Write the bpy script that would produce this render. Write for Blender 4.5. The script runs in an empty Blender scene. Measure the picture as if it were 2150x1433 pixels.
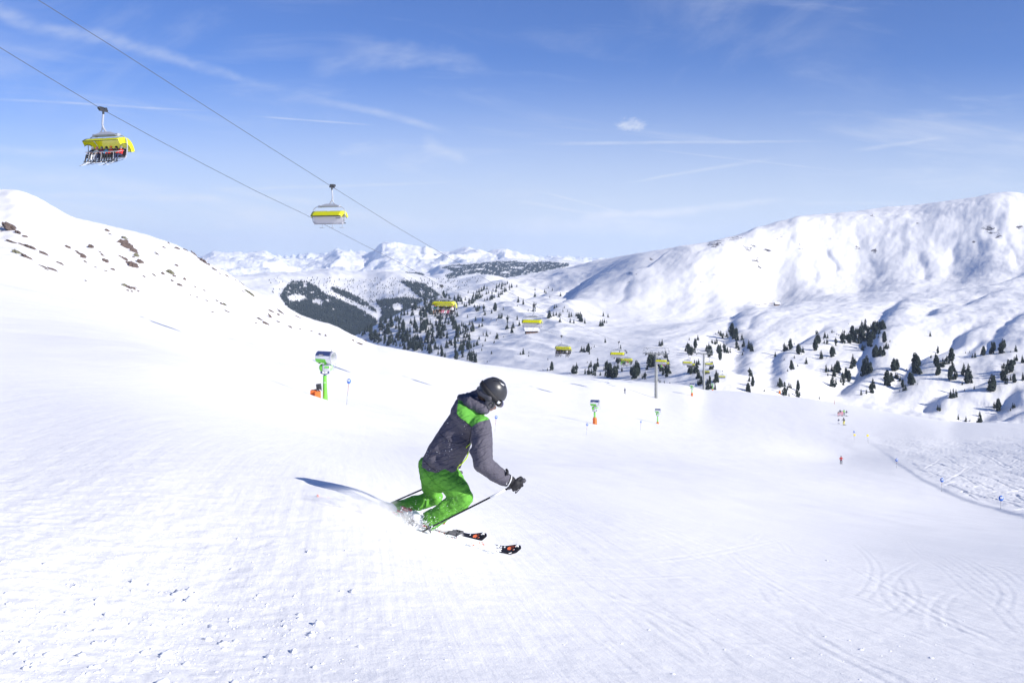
import bpy, bmesh, math, random
import numpy as np
from mathutils import Vector, Matrix, Quaternion
R = math.radians
random.seed(7)
RNG = np.random.default_rng(7)
scene = bpy.context.scene
COL = scene.collection

# ------------------------------------------------------------------ camera
F = 2090.0; CX = 1075.0; HY = 540.0          # focal length and horizon in photo pixels
cam_d = bpy.data.cameras.new('camera'); cam = bpy.data.objects.new('camera', cam_d)
COL.objects.link(cam); scene.camera = cam
cam.location = (0, 0, 0); cam.rotation_euler = (R(90), 0, 0)
cam_d.sensor_width = 36.0; cam_d.lens = 36.0*F/2150.0
cam_d.shift_y = -(716.5-HY)/2150.0
cam_d.clip_start = 0.1; cam_d.clip_end = 120000
cam_d.dof.use_dof = True; cam_d.dof.focus_distance = 8.5; cam_d.dof.aperture_fstop = 8.0

# ------------------------------------------------------------------ world and sun
SUN_EL = 27.0; SUN_H = (0.88, -0.475)        # horizontal direction towards the sun
SUN_ROT = math.degrees(math.atan2(SUN_H[0], SUN_H[1]))
world = bpy.data.worlds.new("World"); scene.world = world; world.use_nodes = True
def N(nt, typ, **kw):
    n = nt.nodes.new(typ)
    for k, v in kw.items():
        if k.startswith('i_'):
            key = k[2:]
            n.inputs[int(key) if key.isdigit() else key.replace('_', ' ')].default_value = v
        else: setattr(n, k, v)
    return n
def mth(nt, op, a, b=None, c=None, clamp=False):
    n = nt.nodes.new('ShaderNodeMath'); n.operation = op; n.use_clamp = clamp
    for i, v in enumerate((a, b, c)):
        if v is None: continue
        if isinstance(v, (int, float)): n.inputs[i].default_value = v
        else: nt.links.new(v, n.inputs[i])
    return n.outputs[0]
def maprange(nt, v, a, b, c=0.0, d=1.0, smooth=True):
    n = nt.nodes.new('ShaderNodeMapRange'); n.clamp = True
    if smooth: n.interpolation_type = 'SMOOTHSTEP'
    nt.links.new(v, n.inputs['Value'])
    for k, x in zip(('From Min', 'From Max', 'To Min', 'To Max'), (a, b, c, d)): n.inputs[k].default_value = x
    return n.outputs['Result']
def build_world():
    nt = world.node_tree; nt.nodes.clear(); L = nt.links.new
    out = N(nt, 'ShaderNodeOutputWorld'); bg = N(nt, 'ShaderNodeBackground', i_Strength=0.09)
    sky = N(nt, 'ShaderNodeTexSky', sky_type='NISHITA')
    sky.sun_disc = False; sky.sun_elevation = R(SUN_EL); sky.sun_rotation = R(SUN_ROT)
    sky.altitude = 2200; sky.air_density = 1.0; sky.dust_density = 0.6; sky.ozone_density = 2.2
    tc = N(nt, 'ShaderNodeTexCoord'); sep = N(nt, 'ShaderNodeSeparateXYZ'); L(tc.outputs['Generated'], sep.inputs[0])
    ysafe = mth(nt, 'MAXIMUM', mth(nt, 'ABSOLUTE', sep.outputs[1]), 0.05)
    u = mth(nt, 'DIVIDE', sep.outputs[0], ysafe); w = mth(nt, 'DIVIDE', sep.outputs[2], ysafe)
    front = maprange(nt, sep.outputs[1], 0.0, 0.3)
    def noise(su, sw, rot, scale, detail=6, rough=.6, dist=0.0, off=0.0):
        cb = N(nt, 'ShaderNodeCombineXYZ'); L(u, cb.inputs[0]); L(w, cb.inputs[1])
        mp = N(nt, 'ShaderNodeMapping'); mp.inputs['Rotation'].default_value = (0, 0, rot)
        mp.inputs['Scale'].default_value = (su, sw, 1); mp.inputs['Location'].default_value = (off, off*.7, 0)
        # rotate first, then stretch
        mp2 = N(nt, 'ShaderNodeMapping'); mp2.inputs['Rotation'].default_value = (0, 0, rot)
        mp.inputs['Rotation'].default_value = (0, 0, 0)
        L(cb.outputs[0], mp2.inputs[0]); L(mp2.outputs[0], mp.inputs[0])
        nz = N(nt, 'ShaderNodeTexNoise'); nz.inputs['Scale'].default_value = scale
        nz.inputs['Detail'].default_value = detail; nz.inputs['Roughness'].default_value = rough
        nz.inputs['Distortion'].default_value = dist
        L(mp.outputs[0], nz.inputs['Vector']); return nz.outputs['Fac']
    warp = noise(1, 1, 0, 9, 4)
    fine = noise(1, 3, R(-12), 22, 7, .65)
    def PXU(px): return (px-CX)/F
    def PYW(py): return (HY-py)/F
    def streak(x0, y0, x1, y1, wid0, wid1, amp, soft=1.0):
        a0, b0, a1, b1 = PXU(x0), PYW(y0), PXU(x1), PYW(y1)
        dx, dy = a1-a0, b1-b0; Ln = math.hypot(dx, dy); dx /= Ln; dy /= Ln
        ru = mth(nt, 'SUBTRACT', u, a0); rw = mth(nt, 'SUBTRACT', w, b0)
        t = mth(nt, 'DIVIDE', mth(nt, 'ADD', mth(nt, 'MULTIPLY', ru, dx), mth(nt, 'MULTIPLY', rw, dy)), Ln)
        d = mth(nt, 'ADD', mth(nt, 'MULTIPLY', ru, -dy), mth(nt, 'MULTIPLY', rw, dx))
        d = mth(nt, 'ADD', d, mth(nt, 'MULTIPLY', mth(nt, 'SUBTRACT', warp, .5), 3*max(wid0, wid1)/F*soft))
        wd = mth(nt, 'MULTIPLY_ADD', t, (wid1-wid0)/F, wid0/F)
        q = mth(nt, 'DIVIDE', mth(nt, 'ABSOLUTE', d), mth(nt, 'MAXIMUM', wd, .0004))
        g = maprange(nt, q, 1.0, 0.0)
        e = mth(nt, 'MULTIPLY', maprange(nt, t, -0.02, .25), maprange(nt, t, 1.02, .7))
        g = mth(nt, 'MULTIPLY', g, mth(nt, 'MULTIPLY', e, amp))
        return mth(nt, 'MULTIPLY', g, maprange(nt, fine, .25, .7, .35, 1.1))
    S = [streak(-150, -5, 640, 188, 34, 12, .22, .8), streak(-60, 205, 470, 235, 5, 3, .22, .3),
         streak(520, 243, 800, 264, 3, 3, .28, .2), streak(650, 205, 960, 280, 12, 12, .22), streak(880, 290, 990, 345, 26, 14, .22),
         streak(1100, 302, 1780, 296, 6, 4, .3, .6), streak(1350, 312, 1800, 362, 3, 3, .22, .3),
         streak(1300, 386, 1650, 328, 4, 7, .30, .3), streak(1780, 318, 2000, 285, 8, 5, .22, .6),
         streak(1120, 398, 1330, 452, 3, 4, .34, .3), streak(1080, 420, 1260, 452, 6, 5, .34, .6),
         streak(1210, 462, 1700, 418, 16, 10, .42, 1.0), streak(640, 140, 900, 135, 40, 22, .16, 1.2), streak(1640, 427, 1980, 425, 8, 6, .2, .6),
         streak(-100, 310, 420, 330, 16, 12, .2, 1.0), streak(40, 405, 560, 425, 10, 14, .3, 1.0), streak(400, 400, 1000, 380, 6, 5, .26, .6),
         streak(430, 395, 720, 430, 12, 12, .3, 1.0), streak(1020, 485, 1560, 482, 34, 28, .6, 1.2), streak(1210, 455, 1500, 440, 12, 16, .4, 1.0), streak(430, 430, 1000, 470, 22, 26, .3, 1.2), streak(700, 90, 1050, 150, 46, 30, .14, 1.3)]
    tot = S[0]
    for s in S[1:]: tot = mth(nt, 'ADD', tot, s)
    tot = mth(nt, 'MULTIPLY', tot, 1.15)
    # small puff
    pu = mth(nt, 'SUBTRACT', u, PXU(1325)); pw = mth(nt, 'SUBTRACT', w, PYW(263))
    pd = mth(nt, 'ADD', mth(nt, 'POWER', mth(nt, 'DIVIDE', pu, 30/F), 2), mth(nt, 'POWER', mth(nt, 'DIVIDE', pw, 17/F), 2))
    pd = mth(nt, 'ADD', pd, mth(nt, 'MULTIPLY', mth(nt, 'SUBTRACT', noise(1, 1.6, R(-20), 60, 6, .7), .5), 5.5))
    tot = mth(nt, 'ADD', tot, maprange(nt, pd, 1.5, -.6, 0, .6))
    # veils of cirrus
    veil = maprange(nt, noise(1.0, 6.5, R(4), 3.2, 7, .62, .6), .50, .78, 0, .7)
    low = maprange(nt, w, .20, .02)
    veil = mth(nt, 'MULTIPLY', veil, mth(nt, 'MULTIPLY_ADD', low, .8, .25))
    veil2 = maprange(nt, noise(1.4, 2.2, R(-25), 2.2, 8, .6, 1.2, 3.1), .50, .9, 0, .24)
    tot = mth(nt, 'ADD', tot, mth(nt, 'ADD', veil, veil2))
    tot = mth(nt, 'MULTIPLY', mth(nt, 'MINIMUM', tot, .85), mth(nt, 'MULTIPLY', front, maprange(nt, w, -0.01, .02)))
    tint = N(nt, 'ShaderNodeMix', data_type='RGBA', blend_type='MULTIPLY'); tint.inputs['Factor'].default_value = 1
    L(sky.outputs[0], tint.inputs['A']); tint.inputs['B'].default_value = SKY_TINT
    mix = N(nt, 'ShaderNodeMix', data_type='RGBA'); L(tot, mix.inputs['Factor'])
    mix.inputs['B'].default_value = CLOUD
    hz = N(nt, 'ShaderNodeMix', data_type='RGBA'); L(maprange(nt, w, .21, -.02, 0, .85), hz.inputs['Factor'])
    L(tint.outputs['Result'], hz.inputs['A']); hz.inputs['B'].default_value = HORIZON
    L(hz.outputs['Result'], mix.inputs['A']); L(mix.outputs['Result'], bg.inputs['Color']); L(bg.outputs[0], out.inputs[0])
HAZE = 4.5e-5
HORIZON = (7.1, 7.5, 8.0, 1)
SKY_TINT = (0.50, 0.69, 1.15, 1); CLOUD = (7.4, 7.7, 8.3, 1)
build_world()
sun_d = bpy.data.lights.new('sun', 'SUN'); sun = bpy.data.objects.new('sun', sun_d); COL.objects.link(sun)
sun_d.energy = 4.8; sun_d.angle = R(0.53); sun_d.color = (1.0, 0.95, 0.87)
_s = Vector((SUN_H[0]*math.cos(R(SUN_EL)), SUN_H[1]*math.cos(R(SUN_EL)), math.sin(R(SUN_EL)))).normalized()
sun.rotation_euler = _s.to_track_quat('Z', 'Y').to_euler(); sun.location = (20, -10, 30)
SUNV = _s
scene.view_settings.view_transform = 'Standard'; scene.view_settings.look = 'None'
scene.cycles.volume_bounces = 5; scene.cycles.volume_step_rate = 2.0
scene.view_settings.exposure = 0.37; scene.view_settings.gamma = 1.0

# ------------------------------------------------------------------ helpers
def tag(o, label=None, cat=None, group=None, kind=None):
    if label: o['label'] = label
    if cat: o['category'] = cat
    if group: o['group'] = group
    if kind: o['kind'] = kind
    return o
def empty(name, loc=(0, 0, 0), rot=(0, 0, 0), label=None, cat=None, group=None, scale=1.0):
    o = bpy.data.objects.new(name, None); COL.objects.link(o); o.location = loc; o.rotation_euler = rot
    o.scale = (scale,)*3; o.empty_display_size = .3
    return tag(o, label, cat, group)
def grid_mesh(name, P, mat, smooth=True, attrs=None):
    """P: (rows, cols, 3) array of points -> one quad mesh object"""
    r, c, _ = P.shape
    me = bpy.data.meshes.new(name); me.vertices.add(r*c); me.vertices.foreach_set('co', P.reshape(-1).astype(np.float32))
    i = np.arange(r-1)[:, None]*c + np.arange(c-1)[None, :]
    q = np.stack([i, i+1, i+c+1, i+c], -1).reshape(-1, 4); n = len(q)
    me.loops.add(n*4); me.loops.foreach_set('vertex_index', q.reshape(-1).astype(np.int32))
    me.polygons.add(n); me.polygons.foreach_set('loop_start', (np.arange(n)*4).astype(np.int32))
    me.polygons.foreach_set('loop_total', np.full(n, 4, np.int32))
    if smooth: me.polygons.foreach_set('use_smooth', np.ones(n, bool))
    me.update(calc_edges=True)
    for k, a in (attrs or {}).items():
        at = me.attributes.new(k, 'FLOAT', 'POINT'); at.data.foreach_set('value', a.reshape(-1).astype(np.float32))
    me.materials.append(mat)
    o = bpy.data.objects.new(name, me); COL.objects.link(o); return o
_perm = np.random.default_rng(3).permutation(1024); _perm = np.concatenate([_perm, _perm])
_ga = np.random.default_rng(4).uniform(0, 2*np.pi, 1024); _gx, _gy = np.cos(_ga), np.sin(_ga)
def perlin(x, y):
    xi = np.floor(x).astype(np.int64); yi = np.floor(y).astype(np.int64); xf = x-xi; yf = y-yi
    def g(ix, iy, dx, dy):
        h = _perm[(_perm[ix & 1023] + (iy & 1023)) & 1023]; return _gx[h]*dx + _gy[h]*dy
    s = xf*xf*xf*(xf*(xf*6-15)+10); t = yf*yf*yf*(yf*(yf*6-15)+10)
    a = g(xi, yi, xf, yf); b = g(xi+1, yi, xf-1, yf); c = g(xi, yi+1, xf, yf-1); d = g(xi+1, yi+1, xf-1, yf-1)
    return ((a+s*(b-a))*(1-t) + (c+s*(d-c))*t)*1.41
def fbm(x, y, o=4, gain=.5, ridged=False):
    v = 0; a = 1.0
    for k in range(o):
        n = perlin(x*2**k+17.3*k, y*2**k-9.1*k)
        v = v + a*((1-2*np.abs(n)) if ridged else n); a *= gain
    return v
def sst(a, b, x):
    t = np.clip((x-a)/(b-a), 0, 1); return t*t*(3-2*t)
def smooth1(a, n=3):
    for _ in range(n): a = np.convolve(np.pad(a, 1, mode='edge'), [.25, .5, .25], 'valid')
    return a
class TPS:
    """thin plate surface of elevation slope z/y over (u = x/y, ln y)"""
    def __init__(s, pts, su=1.0, sv=.35, lam=1e-5, corr=None, far=0):
        p = np.array(pts, float); s.su, s.sv = su, sv
        s.U = (p[:, 0]-CX)/F*su; s.V = np.log(p[:, 2])*sv; e = (HY-p[:, 1])/F; n = len(p)
        K = s.k(np.hypot(s.U[:, None]-s.U[None], s.V[:, None]-s.V[None])) + np.diag(np.where(p[:, 2] > far, lam, 1e-5))
        Pm = np.stack([np.ones(n), s.U, s.V], 1)
        A = np.block([[K, Pm], [Pm.T, np.zeros((3, 3))]])
        w = np.linalg.solve(A, np.concatenate([e, np.zeros(3)])); s.w = w[:n]; s.c = w[n:]; s.corr = corr
    @staticmethod
    def k(r): return r*r*np.log(np.maximum(r, 1e-9))
    def e(s, u, y):
        u = np.asarray(u, float); v = np.log(y)*s.sv; uu = u*s.su
        out = s.c[0] + s.c[1]*uu + s.c[2]*v
        for i in range(len(s.w)): out = out + s.w[i]*s.k(np.hypot(uu-s.U[i], v-s.V[i]))
        if s.corr is not None: out = out + s.corr(u, y)
        return out
def refit(us, ys, Z, sky, yc, u0, u1, n=3, sm=2):
    """remove what the added relief did to the outline: nudge each column near its crest"""
    sky = np.array(sky, float); tgt = np.interp(us, (sky[:, 0]-CX)/F, (HY-sky[:, 1])/F); YC = np.interp(us, [(a-CX)/F for a, b in yc], [b for a, b in yc])
    wt = sst(.55, .97, ys[:, None]/YC[None, :]); ok = sst(u0-.02, u0+.02, us)*sst(u1+.02, u1-.02, us)
    for _ in range(n):
        E = Z/ys[:, None]; r = smooth1((tgt-E.max(0)), sm)*ok; Z = Z + r[None, :]*wt*ys[:, None]
    return Z
def fit_skyline(T, sky, ycrest, ymin, ymax, SM=24):
    """lift or lower the surface near its crest so that its outline runs through the given skyline"""
    sky = np.array(sky, float); us = (sky[:, 0]-CX)/F; es = (HY-sky[:, 1])/F
    yc = np.array(ycrest, float); ucy = (yc[:, 0]-CX)/F
    U = np.linspace(us[0], us[-1], 400); tgt = np.interp(U, us, es); YC = np.interp(U, ucy, yc[:, 1])
    d = np.zeros_like(U)
    ys = np.exp(np.linspace(math.log(ymin), math.log(ymax), 160))
    base = np.stack([T.e(U, np.full_like(U, y)) for y in ys])
    wt = np.stack([sst(.45, .95, y/YC) for y in ys])
    for _ in range(6):
        m = (base + wt*d).max(0); d = d + smooth1(tgt-m, SM if _ < 4 else SM//3)
    def corr(u, y):
        return np.interp(u, U, d)*sst(.45, .95, y/np.interp(u, U, YC))
    T.corr = corr
# ------------------------------------------------------------------ materials
def new_mat(name):
    m = bpy.data.materials.new(name); m.use_nodes = True; nt = m.node_tree
    return m, nt, nt.nodes['Principled BSDF']
def simple(name, col, rough=.5, metal=0.0, var=0.0, scale=8.0, bump=0.0, spec=.5):
    m, nt, b = new_mat(name); L = nt.links.new
    b.inputs['Base Color'].default_value = (*col, 1); b.inputs['Roughness'].default_value = rough
    b.inputs['Metallic'].default_value = metal; b.inputs['Specular IOR Level'].default_value = spec
    tc = N(nt, 'ShaderNodeTexCoord'); nz = N(nt, 'ShaderNodeTexNoise'); nz.inputs['Scale'].default_value = scale
    nz.inputs['Detail'].default_value = 5; L(tc.outputs['Object'], nz.inputs['Vector'])
    if var:
        mx = N(nt, 'ShaderNodeMix', data_type='RGBA'); L(nz.outputs['Fac'], mx.inputs['Factor'])
        mx.inputs['A'].default_value = (*[c*(1-var) for c in col], 1); mx.inputs['B'].default_value = (*[min(1, c*(1+var)) for c in col], 1)
        L(mx.outputs['Result'], b.inputs['Base Color'])
    if bump:
        bp = N(nt, 'ShaderNodeBump'); bp.inputs['Strength'].default_value = bump; bp.inputs['Distance'].default_value = .01
        L(nz.outputs['Fac'], bp.inputs['Height']); L(bp.outputs[0], b.inputs['Normal'])
    return m
def snow_mat(name, scales, col=(.905, .897, .885), rock=None, streak=None):
    """scales: list of (noise scale per metre, bump distance in metres)"""
    m, nt, b = new_mat(name); L = nt.links.new
    b.inputs['Roughness'].default_value = .62; b.inputs['Specular IOR Level'].default_value = .25
    geo = N(nt, 'ShaderNodeNewGeometry'); prev = None
    for sc, dist in scales:
        nz = N(nt, 'ShaderNodeTexNoise'); nz.inputs['Scale'].default_value = sc; nz.inputs['Detail'].default_value = 6
        nz.inputs['Roughness'].default_value = .62; L(geo.outputs['Position'], nz.inputs['Vector'])
        bp = N(nt, 'ShaderNodeBump'); bp.inputs['Distance'].default_value = dist; bp.inputs['Strength'].default_value = 1.0
        L(nz.outputs['Fac'], bp.inputs['Height'])
        if prev: L(prev, bp.inputs['Normal'])
        prev = bp.outputs[0]
    if streak:
        for ang, sx, sy, sc, dist in streak:
            mp0 = N(nt, 'ShaderNodeMapping'); mp0.inputs['Rotation'].default_value = (0, 0, ang); L(geo.outputs['Position'], mp0.inputs[0])
            mp = N(nt, 'ShaderNodeMapping'); mp.inputs['Scale'].default_value = (sx, sy, .3); L(mp0.outputs[0], mp.inputs[0])
            nz = N(nt, 'ShaderNodeTexNoise'); nz.inputs['Scale'].default_value = sc; nz.inputs['Detail'].default_value = 5
            L(mp.outputs[0], nz.inputs['Vector'])
            bp = N(nt, 'ShaderNodeBump'); bp.inputs['Distance'].default_value = dist
            L(nz.outputs['Fac'], bp.inputs['Height'])
            if prev: L(prev, bp.inputs['Normal'])
            prev = bp.outputs[0]
    L(prev, b.inputs['Normal'])
    nz = N(nt, 'ShaderNodeTexNoise'); nz.inputs['Scale'].default_value = scales[0][0]*.35; nz.inputs['Detail'].default_value = 3
    L(geo.outputs['Position'], nz.inputs['Vector'])
    mx = N(nt, 'ShaderNodeMix', data_type='RGBA'); L(nz.outputs['Fac'], mx.inputs['Factor'])
    mx.inputs['A'].default_value = (*[c*.975 for c in col], 1); mx.inputs['B'].default_value = (*[min(.96, c*1.02) for c in col], 1)
    src = mx.outputs['Result']
    if rock:
        at = N(nt, 'ShaderNodeAttribute'); at.attribute_name = 'rock'
        nr = N(nt, 'ShaderNodeTexNoise'); nr.inputs['Scale'].default_value = rock[1]; nr.inputs['Detail'].default_value = 8
        nr.inputs['Roughness'].default_value = .7; L(geo.outputs['Position'], nr.inputs['Vector'])
        f = mth(nt, 'ADD', at.outputs['Fac'], mth(nt, 'MULTIPLY', mth(nt, 'SUBTRACT', nr.outputs['Fac'], .5), 1.6))
        f = maprange(nt, f, .5, .58)
        m2 = N(nt, 'ShaderNodeMix', data_type='RGBA'); L(f, m2.inputs['Factor']); L(src, m2.inputs['A'])
        m2.inputs['B'].default_value = (*rock[0], 1); src = m2.outputs['Result']
    L(src, b.inputs['Base Color'])
    return m
M = {}
M['snow'] = snow_mat('snow_piste', [(1.3, .012), (9.0, .004), (70.0, .0028)],
                     streak=[(R(-9), 3.0, .12, 1.6, .010), (R(-9), 14.0, .5, 1.2, .003), (R(60), 5, .5, 1.5, .003)])
M['snow_mid'] = snow_mat('snow_mountainside', [(.03, .8), (.2, .25), (.8, .05)], rock=((.13, .12, .13), .09))
M['snow_hill'] = snow_mat('snow_hill', [(.004, 6), (.03, .8)], rock=((.020, .032, .036), .02))  # second colour is dark tree cover with the shade beneath it, painted on snow
M['snow_far'] = snow_mat('snow_far_range', [(.0012, 60), (.008, 8)], rock=((.12, .13, .17), .004))
M['rock'] = simple('weathered_rock', (.115, .085, .075), .9, var=.45, scale=1.2, bump=.6)
M['lichen'] = simple('lichen_rock', (.16, .155, .10), .9, var=.35, scale=1.2, bump=.6)

# ------------------------------------------------------------------ near slope (piste, off-piste bank, left hill)
LAMN = 5e-3
near_pts = [
 (-900,1433,2.6),(0,1433,3.6),(500,1433,4.0),(1075,1433,4.3),(1600,1433,4.8),(2150,1433,5.3),(3000,1433,6.2),
 (-900,1200,3.6),(0,1200,5.0),(450,1200,5.9),(1075,1250,6.5),(1500,1250,7.9),(2150,1250,10.2),(3000,1250,12),
 (881,1106,8.35),(817,1079,8.6),(1084,1166,8.55),(1013,1140,8.8),(740,1045,8.7),(560,1020,8.6),
 (0,1000,7.8),(300,1000,8.2),(640,1018,9.0),(1300,1100,13),(1075,1050,15),
 (1500,1100,19),(1800,1150,19),(2150,1150,22),(3000,1150,26),
 (0,850,13),(300,870,14),(600,930,17),(800,960,22),(1075,980,30),(1400,1000,48),
 (0,700,42),(300,745,40),(500,800,42),(733,849,71),(683,838,82),(620,800,87),(690,800,104),(600,870,40),
 (0,620,85),(300,680,100),(500,735,120),(680,770,150),(900,860,110),
 (1041,906,118),(1250,891,185),(1233,912,160),(1381,889,255),(1378,855,346),(1335,853,338),(1420,853,352),(1378,862,330),(1345,905,212),(1312,828,330),(1150,815,300),(950,800,260),
 (1766,975,232),(1772,891,322),(1790,926,258),(1882,983,180),(1978,1034,128),(2102,1070,105),(1600,930,228),(1600,1000,90),
 (2150,1000,160),(2050,950,230),(2150,930,260),(1900,900,318),
 (-300,395,240),(0,397,250),(150,455,260),(300,490,262),(430,545,265),(520,605,270),(600,650,280),(700,678,288),(760,703,292),(820,730,300),
 (1000,762,330),(1200,790,360),(1400,806,400),(1560,824,440),(1700,838,440),(1850,862,400),(2000,886,350),(2150,889,340),(2500,900,340),
 (0,545,150),(200,590,160),(300,620,180),(450,660,200),(100,480,200),(350,580,220),(550,690,210),
]
_yc = [(-900,240),(0,250),(300,262),(600,280),(820,300),(1000,330),(1200,360),(1400,400),(1560,440),(1700,440),(1850,400),(2000,350),(2150,340),(3000,340)]
for px, yc in _yc:
    sk = np.interp(px, [-900,0,150,300,430,600,760,820,1000,1200,1400,1560,1700,1850,2000,2150,3000], [400,397,455,490,545,650,703,730,762,790,806,824,838,862,886,889,900])
    near_pts += [(px, sk+45, yc*1.35), (px, sk+190, yc*2.1)]
TN = TPS(near_pts, lam=LAMN, far=50)
near_sky = [(-900,398),(0,397),(40,399),(75,412),(150,455),(215,470),(300,490),(340,503),(385,520),(430,549),(475,570),(520,605),(580,632),(640,665),(700,682),(735,700),(780,721),(820,729),
            (1000,762),(1140,780),(1200,790),(1400,804),(1440,808),(1480,818),(1560,822),(1700,836),(1760,846),(1850,862),(2000,886),(2150,888),(3000,900)]
fit_skyline(TN, near_sky, _yc, 120, 700)
def near_place(px, py, T=None, ymin=3.0, ymax=460.0):
    T = T or TN; u = (px-CX)/F; e = (HY-py)/F
    ys = np.exp(np.linspace(math.log(ymin), math.log(ymax), 500)); v = T.e(np.full_like(ys, u), ys)
    hit = np.where((v[:-1] < e) & (v[1:] >= e))[0]
    if len(hit) == 0: y = ys[int(np.argmax(v))]
    else:
        i = hit[0]; t = (e-v[i])/(v[i+1]-v[i]); y = ys[i]*(ys[i+1]/ys[i])**t
    return u*y, y
def near_z(x, y): return float(TN.e(np.array([x/y]), np.array([y]))[0]*y)
# the raised edge between groomed piste and the tracked snow beside it
edge_px = [(2420,1160),(2300,1130),(2150,1087),(2090,1068),(2010,1042),(1940,1010),(1900,984),(1870,960),(1845,942),(1815,925),(1790,912)]
edge = np.array([near_place(*p) for p in edge_px])
def signed_dist(X, Y, line):
    """distance to a polyline; negative on its left when walking along it"""
    best = np.full(X.shape, 1e9); sg = np.zeros(X.shape); tt = np.zeros(X.shape); tot = len(line)-1
    for i in range(tot):
        ax, ay = line[i]; bx, by = line[i+1]; dx, dy = bx-ax, by-ay; L2 = dx*dx+dy*dy
        t = np.clip(((X-ax)*dx+(Y-ay)*dy)/L2, 0, 1); ex = X-(ax+t*dx); ey = Y-(ay+t*dy); d = np.hypot(ex, ey)
        m = d < best; best[m] = d[m]; sg[m] = np.sign(dx*ey-dy*ex)[m]; tt[m] = (i+t[m])/tot
    return best*sg, tt
def near_detail(X, Y):
    h = np.zeros_like(X)
    # clumps and ripples of the churned snow close to the camera
    m = (Y < 30)
    x, y = X[m], Y[m]
    lump = sst(.5, -3.5, x)*sst(11, 4, y)*.8 + .2
    d = lump*(.008*fbm(x*5, y*5, 4, .6) + .012*np.maximum(0, perlin(x*9, y*9)-.25)) + .0035*fbm(x*2.2, y*2.2, 3)
    h[m] += d*sst(30, 12, y)
    h += .05*fbm(X*.22, Y*.12, 3)*sst(8, 40, Y) + .35*fbm(X*.02, Y*.02, 2)*sst(30, 120, Y)*sst(200, -40, X)
    # left hillside unevenness
    left = sst(-22, -60, X)*sst(110, 170, Y)
    h += left*(.7*fbm(X*.035, Y*.02, 4, .55) + .45*fbm(X*.12+Y*.05, Y*.03, 3))
    # off-piste bank
    mm = (Y > 60) & (X > 30)
    x, y = X[mm], Y[mm]; d, t = signed_dist(x, y, edge)
    off = sst(-.25, .35, -d)*0 + sst(-.3, .5, -d)
    lip = .12*off + .08*np.exp(-((-d-.8)/.8)**2)*(.6+.8*perlin(x*.35, y*.2))
    rough = sst(0, 4, -d)*(.035*fbm(x*.8, y*.35, 3, .6, True) + .12*fbm(x*.25, y*.12, 3) + .5*fbm(x*.04, y*.02, 2))
    fade = sst(0.0, .5, 1-t)*sst(0, .02, t)
    h[mm] += (lip*fade + rough*sst(1.02, .9, t))*sst(330, 250, y)
    return h
track_list = []
def add_track(pts_px, depth=.02, width=.05, twin=.16):
    track_list.append((pts_px, depth, width, twin))
for c in [[(1575,1140),(1600,1120),(1640,1140),(1660,1165)], [(1780,1130),(1815,1160),(1838,1195),(1825,1235),(1795,1262)],
          [(1860,1255),(1870,1215),(1905,1190),(1930,1178)], [(1862,1212),(1856,1240),(1880,1270),(1905,1290)],
          [(1890,1205),(1905,1225),(1912,1250),(1895,1275),(1850,1300)],
          [(1975,1330),(1968,1290),(1980,1260),(2010,1240)], [(1975,1290),(1985,1310),(2000,1328)],
          [(1770,1180),(1860,1230),(1960,1290),(2090,1350)], [(1640,1300),(1720,1350),(1800,1390),(1900,1440)],
          [(1760,1240),(1830,1262),(1900,1290)], [(1990,1160),(2050,1190),(2110,1240),(2095,1290)], [(2060,1180),(2110,1200),(2148,1230)],
          [(1350,1180),(1450,1170),(1560,1150),(1690,1120)], [(1200,1190),(1350,1205),(1500,1240)], [(1440,1150),(1520,1190),(1620,1210)],
          [(60,960),(220,985),(420,1010)], [(1100,1200),(1300,1212),(1480,1208)]]:
    add_track(c, .0014, .024, .12)
_rt = np.random.default_rng(91)
for _k in range(26):
    _x, _y = _rt.uniform(1150, 2050), _rt.uniform(1090, 1330); _a = _rt.uniform(.25, .75); _L = _rt.uniform(120, 330); _c = _rt.uniform(-26, 26)
    track_list.append(([(_x+_L*t*math.cos(_a)+_c*math.sin(t*5), _y+_L*t*math.sin(_a)*.8) for t in np.linspace(0, 1, 6)], .0011, .02, .11))
def catmull(p, n=24):
    p = np.array(p, float); p = np.vstack([2*p[0]-p[1], p, 2*p[-1]-p[-2]]); out = []
    for i in range(1, len(p)-2):
        for t in np.linspace(0, 1, n, endpoint=False):
            a, b, c, d = p[i-1], p[i], p[i+1], p[i+2]
            out.append(.5*((2*b)+(-a+c)*t+(2*a-5*b+4*c-d)*t*t+(-a+3*b-3*c+d)*t**3))
    out.append(p[-2]); return np.array(out)
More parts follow.
